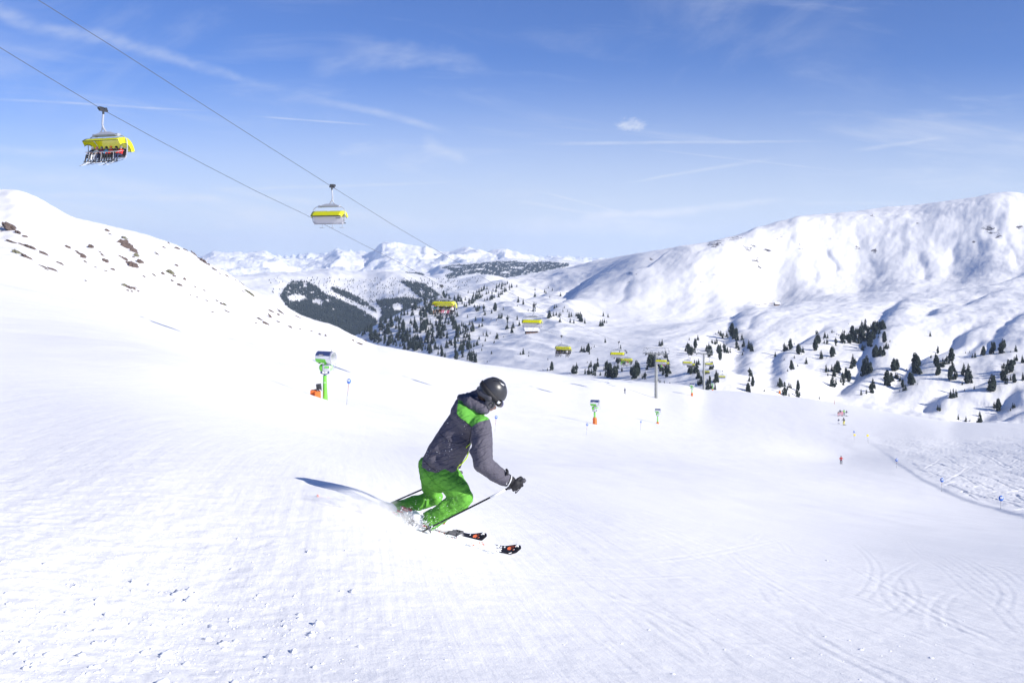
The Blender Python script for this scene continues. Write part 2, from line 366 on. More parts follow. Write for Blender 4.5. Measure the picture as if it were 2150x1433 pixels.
def carve(X, Y, h):
    for pts, depth, width, twin in track_list:
        w = np.array([near_place(*q) for q in catmull(pts, 6)])
        x0, y0 = w.min(0)-.5; x1, y1 = w.max(0)+.5
        m = (X > x0) & (X < x1) & (Y > y0) & (Y < y1)
        if not m.any(): continue
        d, t = signed_dist(X[m], Y[m], w)
        env = sst(0, .15, t)*sst(1, .85, t)
        for off in (-twin/2, twin/2):
            q = (d-off)/width; h[m] += env*depth*(-np.exp(-q*q) + .55*np.exp(-((q-1.9)/1.0)**2))
    # criss-cross tracks of the off-piste field on the right
    rg = np.random.default_rng(11)
    for k in range(210):
        px = rg.uniform(1830, 2300); py = rg.uniform(916, 1085)
        a = rg.uniform(-.25, .5); Lp = rg.uniform(50, 200); c = rg.uniform(-14, 14)
        pts = [(px+Lp*s*math.cos(a), max(914, py+Lp*s*math.sin(a)*.6+c*math.sin(s*4+k))) for s in np.linspace(0, 1, 5)]
        w = []
        for q in catmull(pts, 3): w.append(near_place(*q, ymin=25))
        w = np.array(w); x0, y0 = w.min(0)-1; x1, y1 = w.max(0)+1
        m = (X > x0) & (X < x1) & (Y > y0) & (Y < y1)
        if not m.any(): continue
        xx, yy = X[m], Y[m]; d, t = signed_dist(xx, yy, w)
        de, te = signed_dist(xx, yy, edge)
        env = sst(0, .1, t)*sst(1, .9, t)*sst(.5, 2.5, -de); q = d/.15
        h[m] += env*.075*(-np.exp(-q*q) + .6*np.exp(-((q-1.7))**2))
    return h
def near_axes():
    ys = [1.6]
    while ys[-1] < 1000:
        y = ys[-1]
        ys.append(y*(1.02 if y < 3.2 else 1.0031 if y < 16 else 1.0062 if y < 520 else 1.06))
    ys = np.array(ys)
    uc = np.arange(-.555, .5551, .00125); uo = np.linspace(.57, 1.9, 50)
    return ys, np.concatenate([-uo[::-1], uc, uo])
ys, us = near_axes()
U, Y = np.meshgrid(us, ys); X = U*Y
Z = TN.e(U, Y)*Y
H = near_detail(X, Y); H = carve(X, Y, H)
# furrow of compressed snow under each ski is left to the spray
Zn = refit(us, ys, Z + H, near_sky, _yc, -.55, .55, 3, 60)
snow_slope = tag(grid_mesh('snow_slope', np.stack([X, Y, Zn], -1), M['snow']), kind='structure')
snow_slope['label'] = 'groomed white ski slope in the foreground'
NEAR_Y, NEAR_U, NEAR_Z = ys, us, Zn
def ground_z(x, y):
    """height of the finished near mesh"""
    u = x/y; j = min(max(int(np.searchsorted(NEAR_Y, y))-1, 0), len(NEAR_Y)-2); i = min(max(int(np.searchsorted(NEAR_U, u))-1, 0), len(NEAR_U)-2)
    a = (y-NEAR_Y[j])/(NEAR_Y[j+1]-NEAR_Y[j]); b = (u-NEAR_U[i])/(NEAR_U[i+1]-NEAR_U[i])
    z = NEAR_Z; return float((z[j, i]*(1-b)+z[j, i+1]*b)*(1-a)+(z[j+1, i]*(1-b)+z[j+1, i+1]*b)*a)
# snow under and behind the photographer
def back_sheet():
    xs = np.linspace(-60, 60, 61); yy = np.linspace(-60, 1.62, 40); XX, YY = np.meshgrid(xs, yy)
    zz = -1.62 - .12*XX*0 - .1*(YY)*.6 - .16*XX*sst(-60, 0, XX)*0 - .13*XX
    y0 = 1.62; edgez = np.array([near_z(min(max(x, -3), 3), y0) for x in xs])
    w = sst(-4, 1.62, YY); zz = zz*(1-w) + (edgez[None, :]-.02)*w
    return grid_mesh('snow_ground', np.stack([XX, YY, zz], -1), M['snow'])
tag(back_sheet(), kind='structure')['label'] = 'snow beside and behind the photographer'

# ------------------------------------------------------------------ opposite mountainside
mid_pts = [
 (600,860,900),(800,800,900),(1000,830,650),(1250,870,540),(1500,900,520),(1700,920,520),(1900,960,490),(2150,970,480),(2600,980,480),
 (800,745,1250),(900,770,1000),(1100,780,760),(1300,795,650),(1400,800,600),(1500,815,560),(1600,822,560),(1800,835,600),(2000,870,560),(2150,870,540),
 (1180,705,1000),(1320,705,950),(1500,715,820),(1620,760,720),(1650,690,880),(1820,700,800),(1950,700,800),(2000,740,720),(2150,730,700),(2150,650,950),(1900,640,1050),
 (1520,660,1050),(1640,645,1250),(1450,650,1400),(1630,638,1400),(1750,615,1450),(1900,600,1450),(2050,580,1450),(2150,568,1450),(2600,540,1450),
 (1620,620,1560),(1800,590,1600),(2000,560,1600),(2150,540,1560),
 (2600,380,1900),(2150,405,1900),(2000,418,1930),(1800,440,1980),(1640,466,1900),(1563,489,1790),(1480,510,1700),(1380,525,1800),(1250,548,2150),(1180,562,2550),(1080,583,2400),(1010,595,2200),(940,612,1950),(900,628,1800),(820,665,1600),(750,698,1500),(650,740,1400),
 (2000,500,1720),(1800,520,1770),(1600,550,1690),(1540,560,1610),(1480,575,1560),(1400,590,1560),(1250,610,1640),(1350,660,1400),
 (900,700,1300),(950,660,1500),(1000,640,1600),(1050,620,1750),(1000,710,1150),(1100,650,1400),(1120,610,1850),(1200,590,1900),
]
_ym = [(600,1400),(750,1500),(820,1600),(900,1800),(1010,2200),(1180,2550),(1250,2150),(1380,1800),(1480,1700),(1563,1790),(1640,1900),(1800,1980),(2000,1930),(2150,1900),(2600,1900)]
for px, yc in _ym:
    sk = np.interp(px, [600,750,820,900,1010,1180,1250,1380,1480,1600,1800,2000,2150,2600], [760,698,665,628,595,562,548,525,510,462,440,418,405,380])
    mid_pts += [(px, sk+25, yc*1.25)]
TM = TPS(mid_pts)
mid_sky = [(600,760),(700,720),(752,700),(800,676),(850,652),(900,628),(950,612),(1010,596),(1040,589),(1080,582),(1130,572),(1190,561),(1225,553),(1250,546),(1290,540),(1340,531),(1380,525),(1440,514),(1482,509),(1500,505),(1520,499),(1542,495),(1563,488),(1589,476),(1606,473),(1625,467),(1650,461),(1676,453),(1740,448),(1800,443),(1860,434),(1920,430),(2000,420),(2050,413),(2085,405),(2120,402),(2150,406),(2300,400),(2600,385)]
fit_skyline(TM, mid_sky, _ym, 600, 3300, 6)
gullies_px = [  # bottom lines, walked uphill; (points, depth, reach of the gentle side, reach of the steep side)
 ([(1601,824),(1610,790),(1613,760),(1623,738),(1642,720),(1680,700),(1710,686),(1760,662)], 9, 60, 9),
 ([(1756,835),(1754,805),(1790,770),(1800,740),(1812,700),(1823,676),(1843,650),(1870,631),(1906,616)], 14, 60, 12),
 ([(1850,852),(1868,818),(1882,790),(1896,771),(1913,751),(1947,726),(1981,712),(2005,692),(2035,674),(2060,655)], 12, 55, 12),
 ([(2000,748),(2024,734),(2041,715),(2065,698)], 5, 30, 7),
 ([(2040,748),(2058,737),(2071,725),(2076,709),(2097,686),(2106,674),(2123,660),(2160,645)], 11, 50, 12),
 ([(1946,872),(1940,845),(1952,828),(1990,812),(2040,800),(2090,786),(2160,770)], 9, 40, 10),
 ([(2005,878),(2050,866),(2067,852),(2097,837),(2112,820),(2160,798)], 8, 40, 10),
 ([(2080,886),(2110,862),(2160,842)], 8, 40, 10),
 ([(1519,712),(1522,687),(1533,665),(1552,652),(1580,645)], 9, 50, 12),
 ([(1538,775),(1536,740),(1545,718),(1561,690)], 11, 40, 13),
 ([(1100,668),(1123,657),(1150,646),(1170,636),(1193,619),(1216,602),(1237,585),(1262,572),(1290,560)], 16, 90, 20),
 ([(1180,625),(1215,590),(1240,575),(1275,556)], 14, 90, 16),
 ([(1030,592),(1060,585),(1100,578),(1135,570)], 14, 90, 16),
 ([(1280,590),(1300,575),(1330,562),(1370,556)], 14, 90, 18),
 ([(1050,640),(1090,625),(1130,612),(1160,598)], 10, 70, 14),
 ([(1930,660),(1955,640),(1990,632)], 8, 60, 12), ([(2010,640),(2040,622),(2085,608)], 9, 60, 14), ([(2050,600),(2090,588),(2150,572)], 9, 60, 14),
 ([(1565,690),(1580,670),(1600,655)], 4, 30, 8),
]
for bx, by, tx, ty, dp in [(1508,612,1530,548,2.2),(1572,560,1590,500,3),(1625,612,1618,545,1.8),(1668,545,1662,475,3),(1712,600,1690,500,2),(1752,570,1735,515,5),(1798,530,1800,462,2.2),(1838,585,1822,520,2),(1885,545,1898,455,3),(1938,588,1928,515,4.5),(1990,560,2012,500,4),(2052,545,2046,462,2),(2082,505,2096,445,4),(2128,560,2112,480,2.6),(1418,630,1458,560,2.5),(1335,620,1352,575,2),(1290,640,1330,580,4)]:
    gullies_px.append(([(bx, by), (bx*.7+tx*.3+5, by*.7+ty*.3), (bx*.35+tx*.65-5, by*.35+ty*.65), (tx, ty)], dp*1.1, 26+(bx*7)%30, 7+(bx*3)%8))
gul = []
for pts, dep, L1, L2 in gullies_px:
    base = np.array([near_place(px, py, TM, 500, 2700) for px, py in catmull(pts, 4)]); gul.append((base, dep, L1, L2))
def mid_detail(X, Y, U):
    h = 5*fbm(X*.004, Y*.003, 3)*sst(600, 900, Y) + 2.0*fbm(X*.012, Y*.009, 3)*sst(540, 700, Y)
    h += .5*fbm(X*.05, Y*.03, 3) + .9*fbm((X*.889-Y*.457)*.045, (X*.457+Y*.889)*.012, 4)*sst(.1, .2, U)
    for base, dep, L1, L2 in gul:
        x0, y0 = base.min(0)-3*L1; x1, y1 = base.max(0)+3*L1
        m = (X > x0) & (X < x1) & (Y > y0) & (Y < y1)
        if not m.any(): continue
        x, y = X[m], Y[m]
        wx = x + 2.5*fbm(x*.02, y*.012, 2); d, t = signed_dist(wx, y, base)
        s = -d                      # walked uphill (away): the right-hand side is negative in signed_dist
        v = np.where(s < 0, np.exp(s/L1*2.2), np.exp(-(s/(.75*L2))**2)) - .25*np.exp(-((s-2.2*L2)/(1.3*L2))**2)
        ends = sst(0, .16, t)*sst(1, .78, t)
        h[m] -= .55*dep*v*ends
    # fluted upper face and rocky ribs
    up = sst(1500, 1750, Y)*sst(.02, .2, U)
    rid = fbm(U*16+.5*perlin(X*.003, Y*.003), Y*.0009, 3, .4, True)
    h += up*(0.7*(rid-.6) + .22*fbm(U*70+.4*perlin(X*.01, Y*.01), Y*.012, 5, .6))
    # small ridges on the left spur
    sp = sst(.12, .04, U)*sst(700, 1000, Y)
    h += sp*(4*fbm(X*.012+Y*.006, Y*.004-X*.004, 3, .45, True))
    return h
def mid_rock(X, Y, U):
    # patches of bare rock under the crest, as fractions the material breaks up
    r = np.full(X.shape, -1.0)
    def blob(px, py, rx, ry, a):
        x, y = near_place(px, py, TM, 1300, 2700)
        E = TM.e(U, Y); q = ((U-(px-CX)/F)/(rx/F))**2 + ((E-(HY-py)/F)/(ry/F))**2
        np.maximum(r, a+.13-.30*q, out=r)
    for b in [(1500,512,26,12,.42),(1540,500,30,10,.38),(1590,470,30,8,.35),(1575,520,22,16,.38),(1612,525,14,10,.48),(1585,545,14,8,.5),(1595,558,16,6,.4),
              (1640,500,30,14,.30),(1690,520,30,14,.30),(1740,500,20,20,.26),(1830,455,10,7,.40),(1800,520,14,10,.38),(1837,525,8,8,.5),(1925,465,8,10,.3),
              (2075,480,16,16,.45),(2095,492,10,12,.5),(2140,475,12,8,.4),(2015,515,8,7,.4),(2045,510,8,7,.4),(1860,445,14,5,.35),(1480,590,16,12,.28),(1500,580,16,10,.28),
              (1330,575,18,10,.28),(1350,560,14,6,.3),(1365,540,10,4,.4),(1320,590,14,8,.25),(1300,596,12,5,.25),(1450,575,10,10,.2),(1700,450,40,5,.28),(1780,442,40,5,.28)]: blob(*b)
    return r
ym = np.exp(np.arange(math.log(470), math.log(3400), .0031)); um = np.concatenate([np.arange(-.24, .5551, .00105), np.linspace(.57, 1.1, 30)])
UM, YM = np.meshgrid(um, ym); XM = UM*YM
ZM = TM.e(UM, YM)*YM + mid_detail(XM, YM, UM)*sst(.04, .0, (YM/np.interp(UM, [(p[0]-CX)/F for p in _ym], [p[1] for p in _ym])-1.0)*.2)
ZM = refit(um, ym, ZM, mid_sky, _ym, -.16, .54, 4, 140)
RK = mid_rock(XM, YM, UM)
mountain = tag(grid_mesh('mountainside', np.stack([XM, YM, ZM], -1), M['snow_mid'], attrs={'rock': RK}), kind='structure')
mountain['label'] = 'snow covered mountainside across the valley with gullies and a long ridge'
def grid_caster(yy, uu, ZZ, near=False):
    def place(px, py, ymin=None):
        """first point of the finished surface seen through a photo pixel"""
        u = (px-CX)/F; e = (HY-py)/F; i = min(max(int(np.searchsorted(uu, u))-1, 0), len(uu)-2); b = (u-uu[i])/(uu[i+1]-uu[i])
        v = (ZZ[:, i]*(1-b)+ZZ[:, i+1]*b)/yy
        ok = (v[:-1] < e) & (v[1:] >= e)
        if ymin: ok &= yy[:-1] > ymin
        hit = np.where(ok)[0]
        if len(hit) == 0:
            if not near: return None
            k = int(np.argmax(np.where(yy < 480, v, -9))); y = yy[k]; return Vector((u*y, y, v[k]*y))
        k = hit[0]; t = (e-v[k])/(v[k+1]-v[k]); y = yy[k]+(yy[k+1]-yy[k])*t
        return Vector((u*y, y, e*y))
    return place
mid_at = grid_caster(ym, um, ZM); near_at = grid_caster(NEAR_Y, NEAR_U, NEAR_Z, True)

# ------------------------------------------------------------------ wooded hill, valley ridge and far ranges
def layer(name, pts, sky, yc, ymin, ymax, dlog, du, u0, u1, mat, detail, rockf, label, ks=1.0):
    pts = [(a, b, c*ks) for a, b, c in pts]; yc = [(a, b*ks) for a, b in yc]; ymin *= ks; ymax *= ks
    allp = list(pts)
    for px, y in yc:
        sk = np.interp(px, [s[0] for s in sky], [s[1] for s in sky]); allp += [(px, sk, y), (px, sk+14, y*1.25)]
    T = TPS(allp); fit_skyline(T, sky, yc, ymin, ymax, 3)
    yy = np.exp(np.arange(math.log(ymin), math.log(ymax), dlog)); uu = np.arange((u0-CX)/F, (u1-CX)/F, du)
    UU, YY = np.meshgrid(uu, yy); XX = UU*YY
    ycu = np.interp(UU, [(a-CX)/F for a, b in yc], [b for a, b in yc])
    UW = UU + (.022*fbm(XX/ks*.0009, YY/ks*.0007, 3) if ks < 1 else 0)*sst(1.0, .86, YY/ycu)
    ZZ = T.e(UW, YY)*YY + ks*detail(XX/ks, YY/ks, UU)
    at = {'rock': rockf(XX, YY, UU, ZZ)}
    o = tag(grid_mesh(name, np.stack([XX, YY, ZZ], -1), mat, attrs=at), kind='structure'); o['label'] = label
    return T, grid_caster(yy, uu, ZZ)
HILL_POLYS = [[(588,622),(598,606),(612,592),(645,592),(665,603),(684,620),(704,626),(732,639),(760,652),(791,673),(800,700),(800,760),(700,740),(640,690),(600,640)],
         [(696,603),(720,610),(750,624),(784,646),(790,656),(760,641),(720,622),(700,612)], [(788,632),(847,625),(870,627),(900,634),(915,645),(905,668),(850,690),(815,705),(796,673),(806,660),(798,645)], [(841,591),(874,592),(897,600),(925,622),(919,636),(891,628),(870,616),(858,603)]]
HILL_HOLES = [(622,626,20,8),(667,634,13,6),(690,631,5,4),(760,646,13,5),(835,645,13,9),(766,664,3,3),(785,661,3,5),(640,604,5,3),(655,615,6,2.5),(610,608,4,2.5),(885,613,4,5),(700,650,4,2),(905,618,5,3),(868,640,5,3)]
BELTS = [[(722,575),(745,573),(800,571),(815,574),(800,579),(765,582),(738,580)],[(845,573),(862,570),(885,573),(893,578),(870,579)],[(925,562),(950,556),(985,555),(1005,552),(1040,549),(1085,548),(1100,551),(1150,549),(1192,553),(1196,559),(1150,568),(1110,575),(1080,581),(1040,585),(1018,578),(1000,573),(965,580),(940,586),(932,578),(955,571),(940,565)],[(500,560),(540,561),(520,563)]]
BELT_HOLES = [(1010,565,14,1.6),(1060,572,10,2),(1090,562,12,1.5),(960,560,12,2),(985,568,8,1.5)]
def polymask(PX, PY, polys, holes):
    m = np.zeros(PX.shape, bool)
    for P in polys:
        c = np.zeros(PX.shape, bool); j = len(P)-1
        for i in range(len(P)):
            xi, yi = P[i]; xj, yj = P[j]
            if yi != yj: c ^= ((yi > PY) != (yj > PY)) & (PX < (xj-xi)*(PY-yi)/(yj-yi)+xi)
            j = i
        m |= c
    for a, b, rx, ry in holes: m &= ((PX-a)/rx)**2+((PY-b)/ry)**2 > 1+.5*perlin(PX*.15, PY*.3)
    return m
def forest_cover_shade(polys, holes, wig):  # dark tree cover and the shade under the trees, put into the snow colour
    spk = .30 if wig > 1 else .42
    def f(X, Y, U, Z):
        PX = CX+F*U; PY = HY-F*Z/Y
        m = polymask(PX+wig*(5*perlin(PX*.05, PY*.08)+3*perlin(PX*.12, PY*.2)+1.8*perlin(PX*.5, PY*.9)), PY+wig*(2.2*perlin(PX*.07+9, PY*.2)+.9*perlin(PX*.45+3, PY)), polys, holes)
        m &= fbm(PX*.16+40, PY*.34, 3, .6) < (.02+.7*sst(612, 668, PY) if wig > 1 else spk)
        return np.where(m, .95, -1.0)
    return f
none_rock = lambda X, Y, U, Z: np.full(X.shape, -1.0)
hill_sky = [(300,600),(430,590),(480,577),(560,573),(640,571),(690,567),(740,573),(770,574),(810,569),(850,573),(880,579),(920,590),(960,593),(1000,586),(1020,584),(1045,589),(1120,610)]
TH, hill_at = layer('wooded_hill', [(300,900,2300),(700,860,2300),(1000,780,2300),(1120,760,2300),(500,700,2700),(700,690,2900),(850,670,3000),(1000,650,3000),(700,620,3500),(850,610,3500),(600,620,3400),(980,610,3400)],
     hill_sky, [(300,4200),(560,4400),(800,4300),(920,4300),(1120,4400)], 2200, 6000, .004, .0012, 300, 1130, M['snow_hill'],
     lambda X, Y, U: 22*fbm(X*.0016, Y*.0012, 3) + 5*fbm(X*.006+Y*.002, Y*.003, 3, .5, True),
     forest_cover_shade(HILL_POLYS, HILL_HOLES, 2.5), 'snowy hill with forest on its lower slopes beyond the valley')
ridge_sky = [(600,600),(700,585),(740,576),(800,572),(850,576),(900,575),(930,560),(960,556),(1000,552),(1050,549),(1090,548),(1130,549),(1170,547),(1200,549),(1240,553),(1300,560),(1400,570)]
TR, ridge_at = layer('valley_ridge', [(600,700,6000),(900,680,6000),(1200,640,6000),(1400,640,6000),(900,610,7500),(1100,590,8000),(1250,580,8000)],
     ridge_sky, [(600,10500),(900,10500),(1100,11000),(1400,12500)], 5800, 16000, .005, .0012, 600, 1420, M['snow_hill'],
     lambda X, Y, U: 60*fbm(X*.0006, Y*.0005, 3) + 14*fbm(X*.002, Y*.0014, 3, .5, True), forest_cover_shade(BELTS, BELT_HOLES, 1.0), 'long low ridge with dark forest belts far behind the valley', .62)
fd = lambda a, s: (lambda X, Y, U: a*(fbm(X*s, Y*s*.7, 5, .55, True)-.6) + a*.6*fbm(X*s*2.3, Y*s*2, 4, .6))
def peak_rock(X, Y, U, Z):
    r = np.full(X.shape, -1.0); E = Z/Y
    for px, py, rx, ry, a in [(801,520,7,6,.7),(845,520,22,3,.3),(893,536,16,5,.5),(915,534,8,5,.5),(700,536,10,8,.5),(680,545,18,4,.3),(470,548,10,6,.25),(600,552,30,3,.35),(640,558,18,2.5,.4),(860,545,25,4,.2),(1010,540,18,4,.25),(1100,548,20,3,.3)]:
        q = ((U-(px-CX)/F)/(rx/F))**2 + ((E-(HY-py)/F)/(ry/F))**2; np.maximum(r, a-.5*q, out=r)
    return r
far_sky = [(300,560),(410,552),(432,542),(447,533),(470,534),(520,536),(558,532),(572,539),(600,549),(640,552),(680,545),(700,533),(706,528),(722,531),(745,538),(765,541),(785,532),(795,520),(801,513),(815,511),(835,513),(850,518),(870,520),(885,524),(893,520),(905,527),(925,534),(945,534),(960,528),(984,523),(1000,529),(1020,534),(1040,529),(1052,527),(1070,532),(1100,540),(1130,545),(1170,547),(1200,549),(1300,556),(1500,560),(1700,565)]
layer('far_mountains', [(300,640,14000),(900,620,14000),(1400,620,14000),(500,580,18000),(900,570,18000),(1200,575,18000),(800,545,21000)], far_sky, [(300,23000),(800,23000),(1200,25000),(1700,26000)],
      13000, 33000, .005, .0009, 300, 1700, M['snow_far'], fd(60, .0008), peak_rock, 'range of white peaks with one flat topped summit on the horizon', .45)
hz = []
rg = np.random.default_rng(5)
for px in range(250, 1720, 7):
    b = np.interp(px, [250, 560, 640, 780, 1000, 1180, 1300, 1700], [556, 548, 540, 534, 544, 546, 550, 556]); hz.append((px, b+rg.uniform(-5, 4)*(1 if px < 900 else .5)))
layer('distant_peaks', [(250,600,34000),(900,600,34000),(1700,600,34000)], hz, [(250,46000),(900,46000),(1700,46000)],
      33500, 60000, .006, .0009, 250, 1720, M['snow_far'], fd(150, .0006), lambda X, Y, U, Z: .25+.2*fbm(X*.001, Y*.001, 2), 'hazy jagged peaks on the far horizon', .34)
# ------------------------------------------------------------------ mesh toolkit for objects
def finish(bm, name, mat, parent=None, smooth=True, mats=None):
    me = bpy.data.meshes.new(name); bm.to_mesh(me); bm.free()
    if smooth:
        me.polygons.foreach_set('use_smooth', [True]*len(me.polygons))
    for m in (mats or [mat]): me.materials.append(m)
    o = bpy.data.objects.new(name, me); COL.objects.link(o)
    if parent: o.parent = parent
    return o
def flat_angle(o, ang=40):
    me = o.data
    try: me.set_sharp_from_angle(angle=R(ang))
    except Exception: pass
    return o
def b_box(bm, c, s, rot=None, bev=0.0, mi=0):
    r = bmesh.ops.create_cube(bm, size=1.0); vs = r['verts']
    bmesh.ops.scale(bm, vec=s, verts=vs)
    fs = list({f for v in vs for f in v.link_faces})
    for f in fs: f.material_index = mi
    if bev:
        es = list({e for v in vs for e in v.link_edges})
        g = bmesh.ops.bevel(bm, geom=es, offset=bev, segments=2, affect='EDGES', profile=.6); vs = list({v for f in g['faces'] for v in f.verts} | {v for v in vs if v.is_valid})
    if rot is not None: bmesh.ops.rotate(bm, cent=(0, 0, 0), matrix=rot, verts=vs)
    bmesh.ops.translate(bm, vec=c, verts=vs); return vs
def b_tube(bm, pts, rad, seg=8, mi=0, cap=True):
    """tube through points; rad is a number or a list"""
    pts = [Vector(p) for p in pts]; n = len(pts); rad = [rad]*n if isinstance(rad, (int, float)) else list(rad)
    rings = []; ref = None
    for i, p in enumerate(pts):
        t = (pts[min(i+1, n-1)]-pts[max(i-1, 0)]).normalized()
        if ref is None:
            ref = Vector((0, 0, 1)) if abs(t.z) < .9 else Vector((1, 0, 0))
        a = t.cross(ref).normalized(); b = a.cross(t).normalized(); ref = b
        rings.append([bm.verts.new(p + (a*math.cos(2*math.pi*k/seg)+b*math.sin(2*math.pi*k/seg))*rad[i]) for k in range(seg)])
    for i in range(n-1):
        for k in range(seg):
            f = bm.faces.new((rings[i][k], rings[i][(k+1) % seg], rings[i+1][(k+1) % seg], rings[i+1][k])); f.material_index = mi
    if cap:
        for rr, rv in ((rings[0], False), (rings[-1], True)):
            f = bm.faces.new(rr if rv else rr[::-1]); f.material_index = mi
    return [v for r_ in rings for v in r_]
def b_ball(bm, c, r, rot=None, seg=12, mi=0):
    rr = (r, r, r) if isinstance(r, (int, float)) else r
    g = bmesh.ops.create_uvsphere(bm, u_segments=seg, v_segments=max(6, seg*2//3), radius=1.0); vs = g['verts']
    bmesh.ops.scale(bm, vec=rr, verts=vs)
    if rot is not None: bmesh.ops.rotate(bm, cent=(0, 0, 0), matrix=rot, verts=vs)
    bmesh.ops.translate(bm, vec=c, verts=vs)
    for v in vs:
        for f in v.link_faces: f.material_index = mi
    return vs
def b_capsule(bm, p0, r0, p1, r1, seg=12):
    """tapered capsule as one closed piece"""
    p0 = Vector(p0); p1 = Vector(p1); d = (p1-p0); L = d.length; t = d.normalized() if L > 1e-6 else Vector((0, 0, 1))
    pts = []; rad = []
    for a in (-80, -60, -40, -20): pts.append(p0+t*r0*math.sin(R(a))); rad.append(r0*math.cos(R(a)))
    for k in range(5): q = k/4; pts.append(p0.lerp(p1, q)); rad.append(r0+(r1-r0)*q)
    for a in (20, 40, 60, 80): pts.append(p1+t*r1*math.sin(R(a))); rad.append(r1*math.cos(R(a)))
    return b_tube(bm, pts, rad, seg)
def curve_pts(p, n=6):
    p = [Vector(q) for q in p]; out = []; ext = [2*p[0]-p[1]]+p+[2*p[-1]-p[-2]]
    for i in range(1, len(ext)-2):
        a, b, c, d = ext[i-1:i+3]
        for k in range(n):
            t = k/n; out.append(.5*((2*b)+(c-a)*t+(2*a-5*b+4*c-d)*t*t+(3*b-a-3*c+d)*t**3))
    out.append(p[-1]); return out
_cloud_tex = {}
def cloud_tex(size, depth=2, kind='CLOUDS'):
    k = (size, depth, kind)
    if k not in _cloud_tex:
        t = bpy.data.textures.new('cloth_folds', kind); t.noise_scale = size
        if kind == 'CLOUDS': t.noise_depth = depth
        _cloud_tex[k] = t
    return _cloud_tex[k]
def blob(name, prims, voxel, mat, parent=None, smooth=6, disp=None, fac=.6):
    """prims: ('c', p0, r0, p1, r1) tapered capsule or ('e', centre, radii, rotation) ellipsoid -> one continuous surface"""
    bm = bmesh.new()
    for q in prims:
        if q[0] == 'c': b_capsule(bm, *q[1:5], seg=16)
        elif q[0] == 'e': b_ball(bm, q[1], q[2], q[3] if len(q) > 3 else None, seg=18)
        elif q[0] == 'b': b_box(bm, q[1], q[2], q[3] if len(q) > 3 else None)
    bmesh.ops.recalc_face_normals(bm, faces=bm.faces)
    o = finish(bm, name, mat)
    md = o.modifiers.new('r', 'REMESH'); md.mode = 'VOXEL'; md.voxel_size = voxel; md.use_smooth_shade = True
    if smooth: ms = o.modifiers.new('s', 'SMOOTH'); ms.factor = fac; ms.iterations = smooth
    for (size, strength) in (disp or []):
        dm = o.modifiers.new('d', 'DISPLACE'); dm.texture = cloud_tex(size); dm.strength = strength; dm.mid_level = .5; dm.texture_coords = 'LOCAL'
    dg = bpy.context.evaluated_depsgraph_get(); dg.update()
    me = bpy.data.meshes.new_from_object(o.evaluated_get(dg)); me.name = name
    old = o.data; o.modifiers.clear(); o.data = me; bpy.data.meshes.remove(old)
    if len(me.materials) == 0: me.materials.append(mat)
    me.polygons.foreach_set('use_smooth', [True]*len(me.polygons))
    if parent: o.parent = parent
    return o
def dup_tree(src, loc, rot=None, scale=None, mats=None):
    """copy a thing with its parts and sub-parts; mats maps part name -> material for that copy"""
    def cp(o, parent):
        c = o.copy(); COL.objects.link(c)
        if parent: c.parent = parent
        key = o.name.split('.')[0]
        if mats and key in mats and c.type == 'MESH':
            c.material_slots[0].link = 'OBJECT'; c.material_slots[0].material = mats[key]
        for ch in list(o.children): cp(ch, c)
        return c
    r = cp(src, None); r.location = loc
    if rot is not None: r.rotation_euler = rot
    if scale is not None: r.scale = (scale,)*3 if isinstance(scale, (int, float)) else scale
    return r
def drop_tree(o):
    for ch in list(o.children): drop_tree(ch)
    bpy.data.objects.remove(o)

M['steel'] = simple('galvanised_steel', (.42, .44, .46), .45, .6, var=.12, scale=3)
M['tower'] = simple('tower_zinc', (.33, .34, .33), .6, .3, var=.18, scale=.6)
M['light_steel'] = simple('light_grey_paint', (.44, .46, .51), .4, .2, var=.06)
M['dark'] = simple('dark_rubber', (.03, .033, .04), .6, var=.2)
M['black'] = simple('black_cushion', (.025, .025, .03), .7, var=.2, bump=.2)
M['panel'] = simple('pale_grey_panel', (.52, .52, .58), .45, var=.04)
M['cable'] = simple('steel_cable', (.13, .15, .19), .5, .6)
M['yellow'], _nt, _b = new_mat('yellow_bubble'); _b.inputs['Base Color'].default_value = (.62, .62, .004, 1); _b.inputs['Roughness'].default_value = .16
_b.inputs['Coat Weight'].default_value = .4
M['gun_green'] = simple('bright_green_paint', (.17, .62, .06), .42, var=.06)
M['gun_pale'] = simple('pale_green_paint', (.35, .75, .30), .42, var=.06)
M['white_p'] = simple('white_paint', (.80, .81, .84), .4, var=.03)
M['navy'] = simple('slate_blue_paint', (.045, .07, .19), .4, var=.12)
M['orange'] = simple('orange_padding', (.80, .17, .03), .6, var=.1, bump=.2)
M['blue'] = simple('blue_marker_paint', (.03, .16, .62), .4, var=.1)
M['wood'] = simple('brown_timber', (.13, .075, .05), .8, var=.4, scale=1.5)
M['pole_red'] = simple('red_brown_pole', (.45, .18, .12), .6)
M['sign_yellow'] = simple('yellow_sign', (.85, .70, .05), .5)
M['bark'] = simple('bark', (.06, .045, .035), .9, var=.3)
M['snow_plain'] = simple('settled_snow', (.86, .88, .92), .6, var=.02, bump=.3, scale=3)

M['skin'] = simple('skin', (.55, .32, .24), .55, var=.05)

